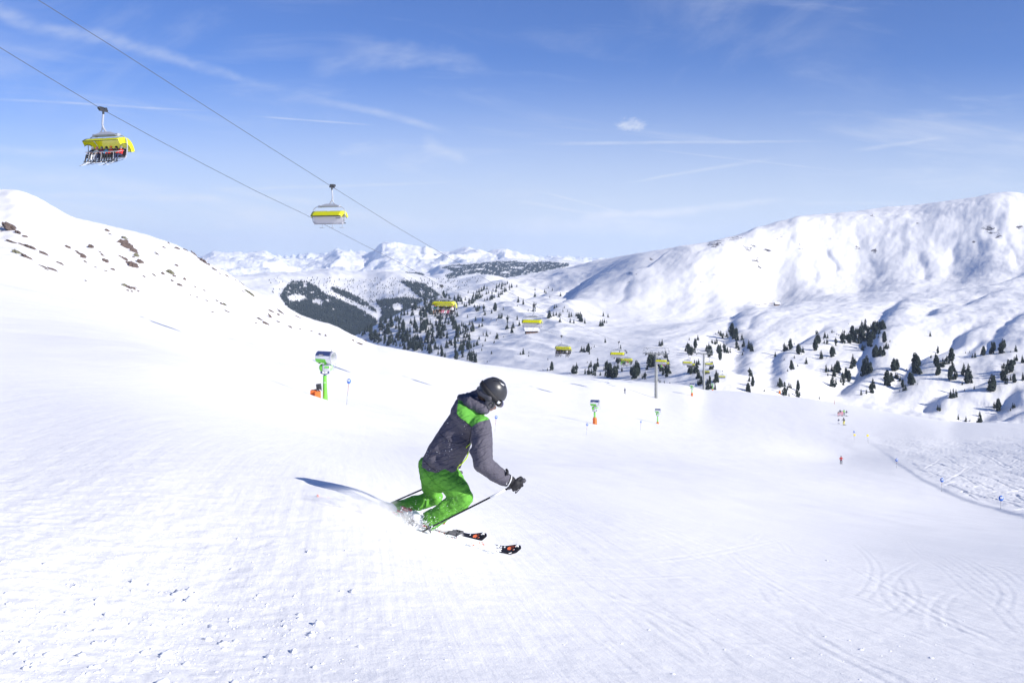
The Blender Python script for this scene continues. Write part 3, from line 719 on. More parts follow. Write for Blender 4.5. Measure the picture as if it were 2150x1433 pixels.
# ------------------------------------------------------------------ chair lift
LX = 0.31; LDIR = Vector((LX, 1, 0)).normalized()
CA, CB, CM = -61.0, -54.0, -57.5
def line_y(px, c): return c/((px-CX)/F - LX)
def line_pt(px, py, c):
    y = line_y(px, c); return Vector((c+LX*y, y, (HY-py)/F*y))
LROT = math.atan2(LDIR.y, LDIR.x)-math.pi/2          # yaw that turns +Y onto the line direction
cabA = [(-60,66),(0,100),(108,166),(215,230),(330,293),(430,346),(535,400),(640,450),(760,512),(850,557),(928,601),(1000,635),(1090,673),(1180,706),(1250,724),(1313,736),(1352,741),(1398,747),(1440,752),(1467,752),(1484,772),(1509,797),(1530,808),(1558,812)]
cabB = [(20,-40),(80,0),(240,100),(400,203),(550,299),(697,392),(820,469),(950,545),(1040,598),(1121,641),(1210,682),(1298,718),(1350,730),(1401,741),(1446,745),(1490,750),(1500,768),(1518,779),(1540,800),(1566,812)]
P_A = [line_pt(px, py, CA) for px, py in cabA]; P_B = [line_pt(px, py, CB) for px, py in cabB]
for P, nm in ((P_A, 'loaded'), (P_B, 'returning')):
    bm = bmesh.new(); b_tube(bm, P, [.026 if p.y < 350 else .018 for p in P], 6)
    tag(finish(bm, 'lift_cable', M['cable']), 'lower left steel lift cable carrying the occupied chairs' if nm == 'loaded' else 'upper right steel lift cable carrying the empty chairs', 'cable')
def on_cable(px, P, c):
    y = line_y(px, c); ys = [p.y for p in P]; z = float(np.interp(y, ys, [p.z for p in P])); return Vector((c+LX*y, y, z))

def chair_parts(root, opened):
    W = 1.92
    bm = bmesh.new()                                                        # grip on the rope
    b_box(bm, (0, 0, -.02), (.20, .95, .20), bev=.03); b_box(bm, (.16, .1, .14), (.22, .5, .26), bev=.03)
    for s in (-.36, .36): b_tube(bm, [(-.02, s, .14), (.22, s, .14)], .12, 10)
    b_tube(bm, [(0, 0, -.1), (0, 0, -.36)], .09, 8)
    grip = finish(bm, 'grip', M['dark'], root)
    bm = bmesh.new(); b_tube(bm, curve_pts([(0, 0, -.3), (.06, 0, -.9), (.06, 0, -1.35), (-.16, 0, -1.75), (-.34, 0, -1.95)]), [.085]*25, 8)
    b_tube(bm, curve_pts([(.06, 0, -1.35), (.25, 0, -1.85), (.75, 0, -2.1)]), .055, 6)
    finish(bm, 'hanger', M['light_steel'], root)
    bm = bmesh.new()                                                        # roof truss and side loops
    for s in (-1, 1):
        b_tube(bm, curve_pts([(s*1.18, -.1, -2.22), (s*1.62, -.1, -2.28), (s*1.93, -.12, -2.62), (s*1.99, -.15, -3.2), (s*1.95, -.15, -3.75), (s*1.72, -.1, -4.16)]), .045, 8)
        b_box(bm, (s*1.16, 0, -2.17), (.26, .42, .26), bev=.03)
    b_tube(bm, [(-1.2, -.1, -2.22), (1.2, -.1, -2.22)], .06, 8)
    b_tube(bm, [(-1.2, .28, -2.2), (1.2, .28, -2.2)], .04, 8)
    vs = [bm.verts.new(v) for v in [(-1.1, -.3, -2.14), (1.1, -.3, -2.14), (1.1, .34, -2.14), (-1.1, .34, -2.14), (-.42, -.12, -1.88), (.42, -.12, -1.88), (.42, .16, -1.88), (-.42, .16, -1.88)]]
    for f in [(0, 3, 2, 1), (4, 5, 6, 7), (0, 1, 5, 4), (1, 2, 6, 5), (2, 3, 7, 6), (3, 0, 4, 7)]: bm.faces.new([vs[i] for i in f])
    flat_angle(finish(bm, 'frame', M['light_steel'], root), 35)
    bm = bmesh.new()                                                        # seat row and backrest
    for k in range(6):
        x = -1.55+k*.62; b_box(bm, (x, .12, -4.02), (.59, .52, .11), bev=.03)
    seat = finish(bm, 'seat', M['black'], root)
    bm = bmesh.new()
    rb = Matrix.Rotation(R(10), 3, 'X')
    b_box(bm, (0, -.24, -3.66), (3.62, .07, .80), rot=rb, bev=.03)
    for x in (-1.7, 1.7): b_box(bm, (x, -.30, -4.0), (.12, .12, .14), bev=.02)
    b_box(bm, (0, -.19, -4.13), (3.5, .10, .06), bev=.015)
    back = finish(bm, 'backrest', M['panel'], root)
    bm = bmesh.new()
    for k in range(6): b_box(bm, (-1.55+k*.62, -.185, -3.66), (.56, .05, .70), rot=rb, bev=.02)
    finish(bm, 'cushion', M['black'], back)
    bm = bmesh.new(); b_box(bm, (0, -.335, -3.27), (3.64, .07, .07), bev=.01); finish(bm, 'top_rail', M['dark'], back)
    bm = bmesh.new()                                                        # small lettering-like mark on the rear panel
    for k, w in enumerate((.05, .07, .05, .06, .06, .07)): b_box(bm, (.98+k*.095, -.322, -3.475), (w, .004, .075), rot=None)
    b_box(bm, (1.22, -.3205, -3.475), (.6, .003, .03))
    finish(bm, 'lettering', M['navy'], back)
    # bubble: curved shell with end cheeks
    bm = bmesh.new(); r = 1.33 if opened else 1.06; a0, a1 = (24, 152) if not opened else (52, 168); cy, cz = -.02, -3.74
    n = 14; rows = []
    for t in (0, 1):
        rows.append([[bm.verts.new((x*(1-.02*t), cy+(r-.03*t)*math.cos(R(a0+(a1-a0)*k/n)), cz+(r-.03*t)*(1.02 if x else 1)*math.sin(R(a0+(a1-a0)*k/n)))) for k in range(n+1)] for x in np.linspace(-1.82, 1.82, 13)])
    for t in (0, 1):
        for i in range(12):
            for k in range(n):
                q = (rows[t][i][k], rows[t][i+1][k], rows[t][i+1][k+1], rows[t][i][k+1]); bm.faces.new(q if t == 0 else q[::-1])
    for i in range(12):
        for k in (0, n):
            q = (rows[0][i][k], rows[1][i][k], rows[1][i+1][k], rows[0][i+1][k]); bm.faces.new(q if k == 0 else q[::-1])
    for i in (0, 12):
        for k in range(n):
            q = (rows[0][i][k], rows[0][i][k+1], rows[1][i][k+1], rows[1][i][k]); bm.faces.new(q if i == 0 else q[::-1])
    # cheeks
    for s in (-1, 1):
        cs = [bm.verts.new((s*1.825, cy+r*math.cos(R(a0+(a1-a0)*k/n)), cz+r*math.sin(R(a0+(a1-a0)*k/n)))) for k in range(n+1)]
        ci = [bm.verts.new((s*1.825, cy+.62*r*math.cos(R(a0+(a1-a0)*k/n)), cz+.62*r*math.sin(R(a0+(a1-a0)*k/n)))) for k in range(n+1)]
        for k in range(n):
            q = (cs[k], cs[k+1], ci[k+1], ci[k]); bm.faces.new(q if s > 0 else q[::-1])
    bub = finish(bm, 'bubble', M['yellow'], root)
    bm = bmesh.new()
    for ang in (a0, a1):
        b_box(bm, (0, cy+r*math.cos(R(ang)), cz+r*math.sin(R(ang))), (3.66, .05, .05), bev=.01)
    for s in (-1, 1): b_tube(bm, [(s*1.84, cy+.62*r*math.cos(R(a)), cz+.62*r*math.sin(R(a))) for a in np.linspace(a0, a1, 8)], .03, 6)
    finish(bm, 'edge_seal', M['dark'], bub)
    bm = bmesh.new()                                                        # restraint bar and foot rests
    bar_y, bar_z = (.62, -3.62) if opened else (.55, -3.7)
    b_tube(bm, [(-1.7, -.1, -3.5), (-1.66, bar_y, bar_z), (1.66, bar_y, bar_z), (1.7, -.1, -3.5)], .03, 6)
    for x in (-1.24, 0, 1.24):
        b_tube(bm, [(x, bar_y, bar_z), (x, .70, -4.2), (x, .66, -4.5)], .022, 6)
        b_tube(bm, [(x-.32, .66, -4.5), (x+.32, .66, -4.5)], .028, 6)
    finish(bm, 'restraint_bar', M['light_steel'], root)
    for ch in root.children_recursive:
        if ch.name.split('.')[0] not in ('grip', 'hanger'): ch.data.transform(Matrix.Translation((-.32, 0, 0)))

chair_empty = empty('chairlift_chair'); chair_parts(chair_empty, False)
chair_full = empty('chairlift_chair'); chair_parts(chair_full, True)
# people riding the lift: one seated figure, copied with other clothes
def cloth(name, c): return simple(name, c, .75, var=.15, scale=20)
JK = {'red': cloth('red_jacket', (.62, .03, .03)), 'blue': cloth('blue_jacket', (.04, .33, .62)), 'navy': cloth('navy_jacket', (.02, .03, .08)), 'white': cloth('white_jacket', (.75, .76, .8)),
      'black': cloth('black_jacket', (.02, .02, .025)), 'purple': cloth('purple_jacket', (.25, .02, .12)), 'orange': cloth('orange_jacket', (.75, .2, .03)), 'green': cloth('green_jacket', (.25, .7, .05)),
      'pink': cloth('pink_jacket', (.75, .2, .3)), 'teal': cloth('teal_jacket', (.02, .25, .28)), 'grey': cloth('grey_jacket', (.2, .21, .24)), 'yellow': cloth('yellow_jacket', (.8, .7, .05)), 'brown': cloth('brown_jacket', (.2, .1, .06))}
def figure(seated, name='person'):
    r = empty(name)
    if seated:      # origin on the seat under the hips, facing +Y
        tor = [('c', (0, 0, .14), .155, (0, -.05, .46), .165), ('c', (-.12, -.04, .5), .09, (.12, -.04, .5), .09)]
        arms = [('c', (s*.2, -.03, .5), .065, (s*.25, .14, .27), .055) for s in (-1, 1)] + [('c', (s*.25, .14, .27), .055, (s*.16, .42, .24), .045) for s in (-1, 1)]
        legs = [('c', (s*.1, .02, .08), .10, (s*.13, .50, .06), .08) for s in (-1, 1)] + [('c', (s*.13, .50, .05), .078, (s*.14, .60, -.38), .06) for s in (-1, 1)]
        boots = [('c', (s*.14, .60, -.36), .065, (s*.14, .62, -.46), .06) for s in (-1, 1)] + [('c', (s*.14, .58, -.48), .055, (s*.14, .76, -.50), .05) for s in (-1, 1)]
        head = (0, -.02, .74); hands = [(s*.15, .46, .24) for s in (-1, 1)]
    else:           # standing with bent knees on skis, origin between the feet, facing +Y
        tor = [('c', (0, -.06, .92), .16, (0, .04, 1.28), .165), ('c', (-.13, .05, 1.34), .09, (.13, .05, 1.34), .09)]
        arms = [('c', (s*.21, .05, 1.33), .065, (s*.33, .12, 1.08), .055) for s in (-1, 1)] + [('c', (s*.33, .12, 1.08), .055, (s*.34, .38, 1.02), .045) for s in (-1, 1)]
        legs = [('c', (s*.1, -.06, .9), .105, (s*.15, .12, .5), .08) for s in (-1, 1)] + [('c', (s*.15, .12, .5), .08, (s*.15, -.02, .2), .065) for s in (-1, 1)]
        boots = [('c', (s*.15, -.02, .24), .07, (s*.15, 0, .1), .06) for s in (-1, 1)] + [('c', (s*.15, -.06, .07), .055, (s*.15, .14, .06), .05) for s in (-1, 1)]
        head = (0, .10, 1.56); hands = [(s*.34, .42, 1.02) for s in (-1, 1)]
    hv = Vector(head)
    core = [('e', head, (.085, .10, .125)), ('c', hv+Vector((0, -.02, -.08)), .055, hv+Vector((0, -.03, -.22)), .07), ('e', hv+Vector((0, .1, -.02)), (.018, .02, .025))]
    core += [(q[0], q[1], q[2]*.72, q[3], q[4]*.72) for q in tor+arms+legs+boots] + [('e', h, (.045, .05, .045)) for h in hands]
    blob('body', core, .028, M['skin'], r, 2)
    blob('jacket', tor+arms, .03, JK['black'], r, 2)
    blob('trousers', legs+[('c', tuple(Vector(tor[0][1])+Vector((-.04, 0, -.03))), .135, tuple(Vector(tor[0][1])+Vector((.04, 0, -.03))), .135)], .03, JK['black'], r, 2)
    blob('boot', boots[0::2], .028, M['dark'], r, 1); blob('boot', boots[1::2], .028, M['dark'], r, 1)
    blob('helmet', [('e', hv+Vector((0, -.012, .035)), (.118, .135, .112)), ('b', hv+Vector((0, .085, .02)), (.15, .05, .06))], .022, JK['black'], r, 2)
    return r
def small_ski(name='ski'):
    bm = bmesh.new(); w = .05; n = 10; top = []; bot = []
    ys = np.linspace(-.78, .88, n+1)
    for y in ys:
        h = .10*max(0, (y-.68)/.2)**2 + .01; ww = w*(1.0 if abs(y) > .5 else .75)*(1 if y < .86 else .5)
        top.append((bm.verts.new((-ww, y, h+.015)), bm.verts.new((ww, y, h+.015)))); bot.append((bm.verts.new((-ww, y, h)), bm.verts.new((ww, y, h))))
    for i in range(n):
        bm.faces.new((top[i][0], top[i][1], top[i+1][1], top[i+1][0])); bm.faces.new((bot[i][1], bot[i][0], bot[i+1][0], bot[i+1][1]))
        bm.faces.new((bot[i][0], top[i][0], top[i+1][0], bot[i+1][0])); bm.faces.new((top[i][1], bot[i][1], bot[i+1][1], top[i+1][1]))
    b_box(bm, (0, -.02, .045), (.06, .30, .05), bev=.01)
    return finish(bm, name, M['dark'], smooth=False)
sit = figure(True); stand = figure(False); ski0 = small_ski()
bpy.context.view_layer.update()

def place_chair(px, full, first, label, group, sway=0.0):
    P, c = (P_A, CA) if full else (P_B, CB)
    g = on_cable(px, P, c); rot = (0, 0, LROT + (math.pi if full else 0) + sway)
    src = chair_full if full else chair_empty
    o = dup_tree(src, g, rot) if not first else src
    if first: o.location = g; o.rotation_euler = rot
    tag(o, label, 'lift chair', group); return o
seatpos = [-1.45+.485*k for k in range(7)]
chairs_full = [
 (217, [('navy','black','white'),('white','white','pink'),('purple','navy','grey'),('blue','black','black'),('red','black','orange'),('black','black','black'),('red','navy','grey')], 'occupied chair with raised yellow bubble nearest the camera at upper left'),
 (928, [('teal','brown','pink'),('white','black','white'),('black','brown','grey'),('grey','pink','grey'),('black','white','white'),('black','pink','black'),('white','black','pink')], 'crowded chair with yellow bubble in front of the dark forest spur'),
 (1179.5, [('navy','black','black'),('black','navy','black'),('black','black','grey'),None,None,('white','black','white'),('black','black','grey')], 'half filled chair with yellow bubble hanging above the open snowfield'),
 (1313, [('green','green','black'),('green','black','blue'),('teal','black','blue'),('white','white','orange'),('pink','white','yellow'),('green','white','green'),('black','black','black')], 'occupied chair just left of the tall lift tower, riders in green and white'),
 (1393, [('green','black','yellow'),('yellow','green','black'),('pink','white','red'),('red','black','pink'),None,None,None], 'occupied chair half hidden by the chair right of the tall tower'),
 (1449, [], 'empty chair with open yellow bubble overlapping another left of the second tower'),
 (1481, [('brown','black','red'),('black','black','black'),('green','black','black'),('black','black','black')], 'occupied chair passing in front of the second lift tower'),
 (1507, [('black','black','black'),('grey','black','black'),('black','black','black')], 'occupied chair just right of the green snow gun near the crest'),
 (1527.5, [('black','black','black'),('black','black','black'),('black','black','grey'),('black','black','black')], 'small occupied chair low above the crest line'),
]
names = ['leftmost', 'second', 'third', 'middle', 'fifth', 'sixth', 'rightmost']
where = ['nearest occupied chair', 'crowded chair before the forest', 'half filled chair over the snowfield', 'occupied chair left of the tall tower', 'chair behind the tall tower', '', 'chair crossing the second tower', 'chair beside the crest snow gun', 'lowest occupied chair at the crest']
SIT_USED = False
for ci, (px, riders, lab) in enumerate(chairs_full):
    o = place_chair(px, True, ci == 0, lab, 'chairs of the lift coming up loaded with skiers')
    if ci != 0 and len(riders) < 1: pass
    Mx = Matrix.Translation(o.location) @ o.rotation_euler.to_matrix().to_4x4()
    order = list(range(len(riders)))
    for k in order:
        if riders[k] is None: continue
        jk, tr, he = riders[k]
        x = -seatpos[min(k, 6)]            # riders face the camera, so their right is photo left
        x = x if len(riders) > 4 else x*.8
        x -= .32; p = Mx @ Vector((x, .06, -3.96)); rz = o.rotation_euler.z + RNG.uniform(-.15, .15)
        col = {'jacket': JK[jk], 'trousers': JK[tr], 'helmet': JK[he]}
        if not SIT_USED: SIT_USED = True
        f = dup_tree(sit, p, (RNG.uniform(-.05, .08), 0, rz), RNG.uniform(.94, 1.04), mats=col)
        nm = (names if len(riders) > 4 else ['leftmost', 'second', 'third', 'rightmost'])[k]
        tag(f, f'{jk} jacketed rider, {nm} on the {where[ci]}', 'person', 'skiers riding the chairlift')
        if ci < 4:
            for s in (-1, 1):
                q = Mx @ Vector((x+s*.14, .06+.68, -3.96-.57)); sk = ski0.copy(); COL.objects.link(sk)
                sk.location = q; sk.rotation_euler = (R(-20+RNG.uniform(-9, 9)), 0, rz + RNG.uniform(-.1, .1))
                sk.material_slots[0].link = 'OBJECT'; sk.material_slots[0].material = [M['dark'], M['white_p'], JK['navy'], JK['grey']][int(RNG.integers(4))]
                tag(sk, f'{"right" if s > 0 else "left"} ski of the {names[k]} rider on the {where[ci]}', 'ski', 'skis of the lift riders')
for i, (px, lab) in enumerate([(697, 'empty chair with closed yellow bubble, largest of the returning chairs, against the sky'), (1121, 'empty chair with yellow bubble above the brown mountain hut'),
      (1299, 'empty chair with yellow bubble left of the tall lift tower'), (1390, 'empty chair directly right of the tall lift tower'), (1445, 'empty chair left of the second lift tower'),
      (1490, 'empty chair right of the second lift tower'), (1517, 'small empty chair between the second tower and the small far tower'), (1538.6, 'tiny empty chair low above the crest'),
      (1547, 'tiny empty chair just left of the farthest tower'), (1556, 'tiniest empty chair beside the farthest tower')]):
    place_chair(px, False, i == 0, lab, 'empty chairs of the lift going down')

# lift towers
def lift_tower(px, base_py, top_py, halfw, label, detail=True):
    y = line_y(px, CM); x = CM+LX*y; zt = (HY-top_py)/F*y; zb = ground_z(x, y)-1.5
    if detail is False: zb = min(zb, zt-14)
    r = empty('lift_tower', (x, y, zb), (0, 0, LROT), label, 'lift tower'); H = zt-zb
    bm = bmesh.new(); b_tube(bm, [(0, 0, 0), (0, 0, H*.42), (0, 0, H*.43), (0, 0, H-.6)], [.58, .50, .46, .34], 12)
    for q in (.42, .0): b_tube(bm, [(0, 0, H*q), (0, 0, H*q+.12)], .66, 12)
    flat_angle(finish(bm, 'column', M['tower'], r), 35)
    bm = bmesh.new()
    for s in (-.2, .2): b_tube(bm, [(-.72, s, 1.0), (-.56, s, H-.6)], .03, 5)
    for k in range(int((H-2)/.45)):
        z = 1.2+k*.45; xx = -.72+.16*(z/H); b_tube(bm, [(xx, -.2, z), (xx, .2, z)], .022, 4)
    finish(bm, 'ladder', M['steel'], r)
    bm = bmesh.new(); hw = halfw
    b_box(bm, (0, 0, H-.45), (hw*2, .42, .5), bev=.04)
    b_tube(bm, [(-hw*.55, 0, H-.5), (0, 0, H-1.5), (hw*.55, 0, H-.5)], .10, 6)
    finish(bm, 'crossarm', M['tower'], r)
    for s in (-1, 1):
        bm = bmesh.new(); X = s*3.5; zc = H-.75
        b_box(bm, (X-s*.18, 0, zc+.25), (.10, 4.4, .22), bev=.02)
        for k in range(8): b_tube(bm, [(X-.07, -2.1+k*.6, zc+.05), (X+.07, -2.1+k*.6, zc+.05)], .24, 12)
        st = finish(bm, 'sheave_train', M['dark'], r)
        bm = bmesh.new(); b_box(bm, (X+s*.65, 0, zc+.35), (.6, 4.2, .05))
        for k in range(5): b_tube(bm, [(X+s*.95, -2.1+k*1.05, zc+.35), (X+s*.95, -2.1+k*1.05, zc+1.45)], .03, 5)
        for z in (.95, 1.45): b_tube(bm, [(X+s*.95, -2.1, zc+z), (X+s*.95, 2.1, zc+z)], .03, 5)
        finish(bm, 'catwalk', M['steel'], r)
    bm = bmesh.new(); z2 = H+1.55
    for s in (-1, 1):
        b_tube(bm, [(s*2.3, 0, H-.4), (s*3.5, 0, z2)], .08, 6); b_tube(bm, [(s*3.2, 0, z2-.6), (s*2.7, 0, z2)], .05, 5)
        b_tube(bm, [(s*4.3, 0, z2), (s*4.3, 0, z2-.75)], .06, 6); b_box(bm, (s*4.3, 0, z2-.8), (.45, .5, .14), bev=.02)
    b_box(bm, (0, 0, z2), (8.7, .16, .16), bev=.02)
    for k in range(-3, 4): b_tube(bm, [(k*.8, .25, H-.2), (k*.8, .25, H+.75)], .025, 5)
    b_tube(bm, [(-2.4, .25, H+.75), (2.4, .25, H+.75)], .025, 5); b_tube(bm, [(-2.4, .25, H+.3), (2.4, .25, H+.3)], .02, 5)
    finish(bm, 'service_frame', M['steel'], r)
    return r
lift_tower(1378, 850, 739.5, 3.7, 'tall grey lift tower with ladder and crossarm standing on the slope')
lift_tower(1478, 815, 740, 3.7, 'second lift tower rising from behind the crest of the slope')
lift_tower(1563, 822, 804, 3.7, 'small far lift tower behind the crest with only its head showing')

# valley-side lift hut near the far tower
def block_hut(name, at, w, d, h, label, mat, yaw=0, roof_h=.35, lean=0):
    r = empty(name, at, (0, 0, yaw), label, 'hut')
    bm = bmesh.new(); b_box(bm, (0, 0, h/2-1), (w, d, h+2)); finish(bm, 'wall', mat, r, smooth=False)
    bm = bmesh.new(); ov = .12*w; rh = roof_h*d
    prof = [(-d/2-ov, h-.1), (0, h+rh), (d/2+ov, h-.1), (d/2+ov, h+.25), (0, h+rh+.45), (-d/2-ov, h+.25)]
    A = [bm.verts.new((-w/2-ov, y_, z_)) for y_, z_ in prof]; B = [bm.verts.new((w/2+ov, y_, z_)) for y_, z_ in prof]
    for k in range(6): bm.faces.new((A[k], A[(k+1) % 6], B[(k+1) % 6], B[k]))
    bm.faces.new(A[::-1]); bm.faces.new(B)
    bmesh.ops.recalc_face_normals(bm, faces=bm.faces)
    finish(bm, 'roof', M['snow_plain'], r, smooth=False)
    for k in range(3):
        bm = bmesh.new(); b_box(bm, (-w*.3+k*w*.3, -d/2-.03, h*.55), (w*.12, .08, h*.32)); finish(bm, 'window', M['dark'], r, smooth=False)
    bm = bmesh.new(); b_box(bm, (w*.25, .1*d, h+rh*.9), (w*.07, w*.07, rh*1.6)); finish(bm, 'chimney', mat, r, smooth=False)
    return r
# ------------------------------------------------------------------ snow guns
def snow_gun(px, py, label, pad, yaw=0.0, size=1.0, T=None, at=None, hpx=103):
    g = at or near_at(px, py); size = hpx/F*g.y/4.66; r = empty('snow_gun', g, (0, 0, yaw), label, 'snow gun', 'green snow guns beside the piste', size)
    bm = bmesh.new(); b_tube(bm, [(0, 0, -.5), (0, 0, .1), (-.03, 0, 1.2), (-.04, 0, 2.22)], [.26, .235, .20, .17], 16)
    b_tube(bm, [(-.04, 0, 2.2), (-.04, 0, 2.26)], .2, 16)
    pole = flat_angle(finish(bm, 'pole', M['gun_green'], r))
    bm = bmesh.new()
    for k, w in enumerate((.045, .05, .03, .05)): b_box(bm, (-.10+k*.055, -.205, 1.62), (w*.8, .012, .075))
    finish(bm, 'pole_lettering', M['white_p'], pole)
    bm = bmesh.new()                                                        # yoke ring under the compressor
    b_tube(bm, [(-.04, 0, 2.2), (-.04, 0, 2.36)], .12, 10)
    b_tube(bm, [(.36*math.sin(a)-.04, 0, 2.72-.36*math.cos(a)) for a in np.linspace(-1.35, 1.35, 12)], .035, 8)
    for s in (-1, 1): b_box(bm, (-.04+s*.34, 0, 2.58), (.13, .22, .26), bev=.015)
    b_tube(bm, [(-.04, 0, 2.3), (-.04, 0, 2.7)], .025, 6)
    finish(bm, 'yoke', M['navy'], r)
    bm = bmesh.new(); b_ball(bm, (.10, 0, 3.02), (.64, .40, .37), seg=24)
    for v in bm.verts: v.co.z = 3.02+math.copysign(min(abs(v.co.z-3.02), .335), v.co.z-3.02)
    hs = finish(bm, 'compressor_housing', M['gun_pale'], r)
    bm = bmesh.new(); b_box(bm, (.14, -.02, 3.02), (.72, .80, .66), bev=.10); finish(bm, 'side_panel', M['panel'], hs)
    bm = bmesh.new(); b_box(bm, (.22, -.412, 3.09), (.44, .03, .22), bev=.06); finish(bm, 'green_panel', M['gun_green'], hs)
    bm = bmesh.new(); b_ball(bm, (-.32, 0, 3.02), (.27, .37, .36), seg=18); finish(bm, 'end_cap', M['gun_green'], hs)
    bm = bmesh.new(); b_tube(bm, [(.70, 0, 3.2), (.98, -.05, 3.42), (.99, -.05, 3.0), (.74, 0, 2.93)], .02, 6); b_tube(bm, [(.7, 0, 2.82), (.9, -.02, 2.8)], .015, 5)
    finish(bm, 'control_bracket', M['steel'], r)
    bm = bmesh.new(); b_box(bm, (.03, -.1, 3.48), (.16, .5, .34), bev=.03); b_tube(bm, [(.06, -.45, 3.3), (.05, -.46, 3.72)], .04, 8); finish(bm, 'tilt_mount', M['gun_green'], r)
    # turbine barrel, open end to the right and a little towards the camera
    bz = Matrix.Translation((.02, 0, 4.0)) @ Matrix.Rotation(R(-20), 4, 'Z') @ Matrix.Rotation(R(1.5), 4, 'Y')
    def shell(a0, a1, x0, x1, rr0, rr1, th, n=18):
        bm = bmesh.new(); full = abs(a1-a0) >= 359; rows = []
        m = n if full else n+1
        for (x, r0) in ((x0, rr0), (x1, rr1)):
            for q in (0, th): rows.append([bm.verts.new((x, (r0-q)*math.cos(R(a0+(a1-a0)*k/n)), (r0-q)*math.sin(R(a0+(a1-a0)*k/n)))) for k in range(m)])
        o0, i0, o1, i1 = rows; ks = range(n) if full else range(n)
        for k in ks:
            j = (k+1) % m if full else k+1
            for A, B in ((o0, o1), (i1, i0), (i0, o0), (o1, i1)): bm.faces.new((A[k], A[j], B[j], B[k]))
        if not full:
            for k in (0, n): bm.faces.new((o0[k], i0[k], i1[k], o1[k]))
        bmesh.ops.recalc_face_normals(bm, faces=bm.faces); bmesh.ops.transform(bm, matrix=bz, verts=bm.verts); return bm
    brl = finish(shell(0, 360, -.82, .86, .52, .56, .03, 36), 'turbine_barrel', M['white_p'], r); flat_angle(brl)
    flat_angle(finish(shell(22, 160, -.80, .74, .548, .582, .02, 22), 'top_cover', M['navy'], brl))
    flat_angle(finish(shell(195, 335, -.80, .28, .555, .575, .03, 18), 'lower_cover', M['gun_green'], brl))
    flat_angle(finish(shell(0, 360, .84, .90, .60, .60, .06, 36), 'front_ring', M['panel'], brl))
    bm = bmesh.new(); b_tube(bm, [(-.84, 0, 0), (-.80, 0, 0)], .5, 24); b_ball(bm, (.1, 0, 0), (.4, .22, .22))
    bmesh.ops.transform(bm, matrix=bz, verts=bm.verts); finish(bm, 'fan', M['dark'], brl)
    # dark plate with a white squiggle on the flank facing the slope
    bm = bmesh.new(); ang = R(205); b_box(bm, (0, 0, 0), (.56, .015, .17), bev=.006)
    rt = Matrix.Rotation(R(25), 4, 'X'); tr = bz @ Matrix.Translation((-.18, -.54, .255)) @ rt
    bmesh.ops.transform(bm, matrix=tr, verts=bm.verts); pl = finish(bm, 'logo_plate', M['black'], brl)
    bm = bmesh.new(); b_tube(bm, curve_pts([(-.22, 0, -.03), (-.15, 0, .035), (-.09, 0, -.03), (0, 0, .04), (.07, 0, .01), (.14, 0, .045), (.22, 0, .02)]), .026, 6)
    bmesh.ops.transform(bm, matrix=tr @ Matrix.Translation((0, -.012, 0)), verts=bm.verts); finish(bm, 'logo', M['white_p'], pl)
    bm = bmesh.new(); b_tube(bm, [(0.62, 0, .56), (.64, 0, .78)], .018, 5); bmesh.ops.transform(bm, matrix=bz, verts=bm.verts); finish(bm, 'antenna', M['dark'], brl)
    bm = bmesh.new(); b_box(bm, (-.62, 0, -.58), (.1, .3, .1)); bmesh.ops.transform(bm, matrix=bz, verts=bm.verts); finish(bm, 'foot_bracket', M['dark'], brl)
    return r, g, size
g1, gp, G1 = snow_gun(683, 838, 'large green snow gun on a pole, nearest to the skier at left', False)
bm = bmesh.new()                                                            # orange crash pad and hydrant beside the first gun
b_box(bm, (-.36, .2, .18), (.52, .7, .86), rot=None, bev=.04); b_box(bm, (.1, -.15, .12), (.56, .75, .86), rot=Matrix.Rotation(R(12), 3, 'Z'), bev=.04)
cp = finish(bm, 'crash_pad', M['orange']); cp.scale = (G1,)*3; cp.location = gp+Vector((-.72*G1, -.35*G1, .30*G1)); flat_angle(cp)
tag(cp, 'square orange crash pad at the foot of the nearest snow gun', 'crash pad')
rh = empty('water_hydrant', gp+Vector((-.62*G1, -.2*G1, .80*G1)), (0, 0, 0), 'dark hydrant box resting on the orange pad', 'hydrant', None, G1)
bm = bmesh.new(); b_box(bm, (.05, 0, .42), (.44, .4, .56), rot=Matrix.Rotation(R(-8), 3, 'Y'), bev=.03); finish(bm, 'hydrant_body', M['dark'], rh)
bm = bmesh.new(); b_tube(bm, [(-.4, -.2, .12), (-.1, -.25, .2), (.35, -.2, .12)], .07, 8); finish(bm, 'hose', M['black'], rh)
bm = bmesh.new(); b_tube(bm, [(.12, -.3, .22), (.3, -.34, .08)], .04, 8); finish(bm, 'valve', M['white_p'], rh)
def pad_tall(g, label, s=1.0, h=1.3):
    bm = bmesh.new(); b_tube(bm, [(0, 0, -.4), (0, 0, h-.25), (0, 0, h)], [.47, .44, .30], 6); b_tube(bm, [(0, 0, h), (0, 0, h+.28)], .17, 8, mi=1)
    o = finish(bm, 'crash_pad', None, mats=[M['orange'], M['dark']], smooth=False); o.location = g; o.scale = (s,)*3
    tag(o, label, 'crash pad')
for px, py, lab, plab, sz, hh in [(1249, 890, 'green snow gun with tall orange base pad left of the tall lift tower', 'tall orange pad round the pole of the gun left of the tall tower', 52, 1.3),
                  (1381, 889, 'green snow gun in front of the foot of the tall lift tower', 'low orange pad of the gun in front of the tall tower', 32, .6),
                  (1453, 831, 'green snow gun left of the second lift tower', 'orange pad of the gun left of the second tower', 27, 1.2),
                  (1496, 818, 'green snow gun on the crest right of the second lift tower', 'orange pad of the gun on the crest', 17, .7)]:
    r_, gg, sz = snow_gun(px, py, lab, True, yaw=.1, hpx=sz); pad_tall(gg, plab, sz, hh)
for ch in [o for o in bpy.data.objects if o.name.startswith('snow_gun')]: pass

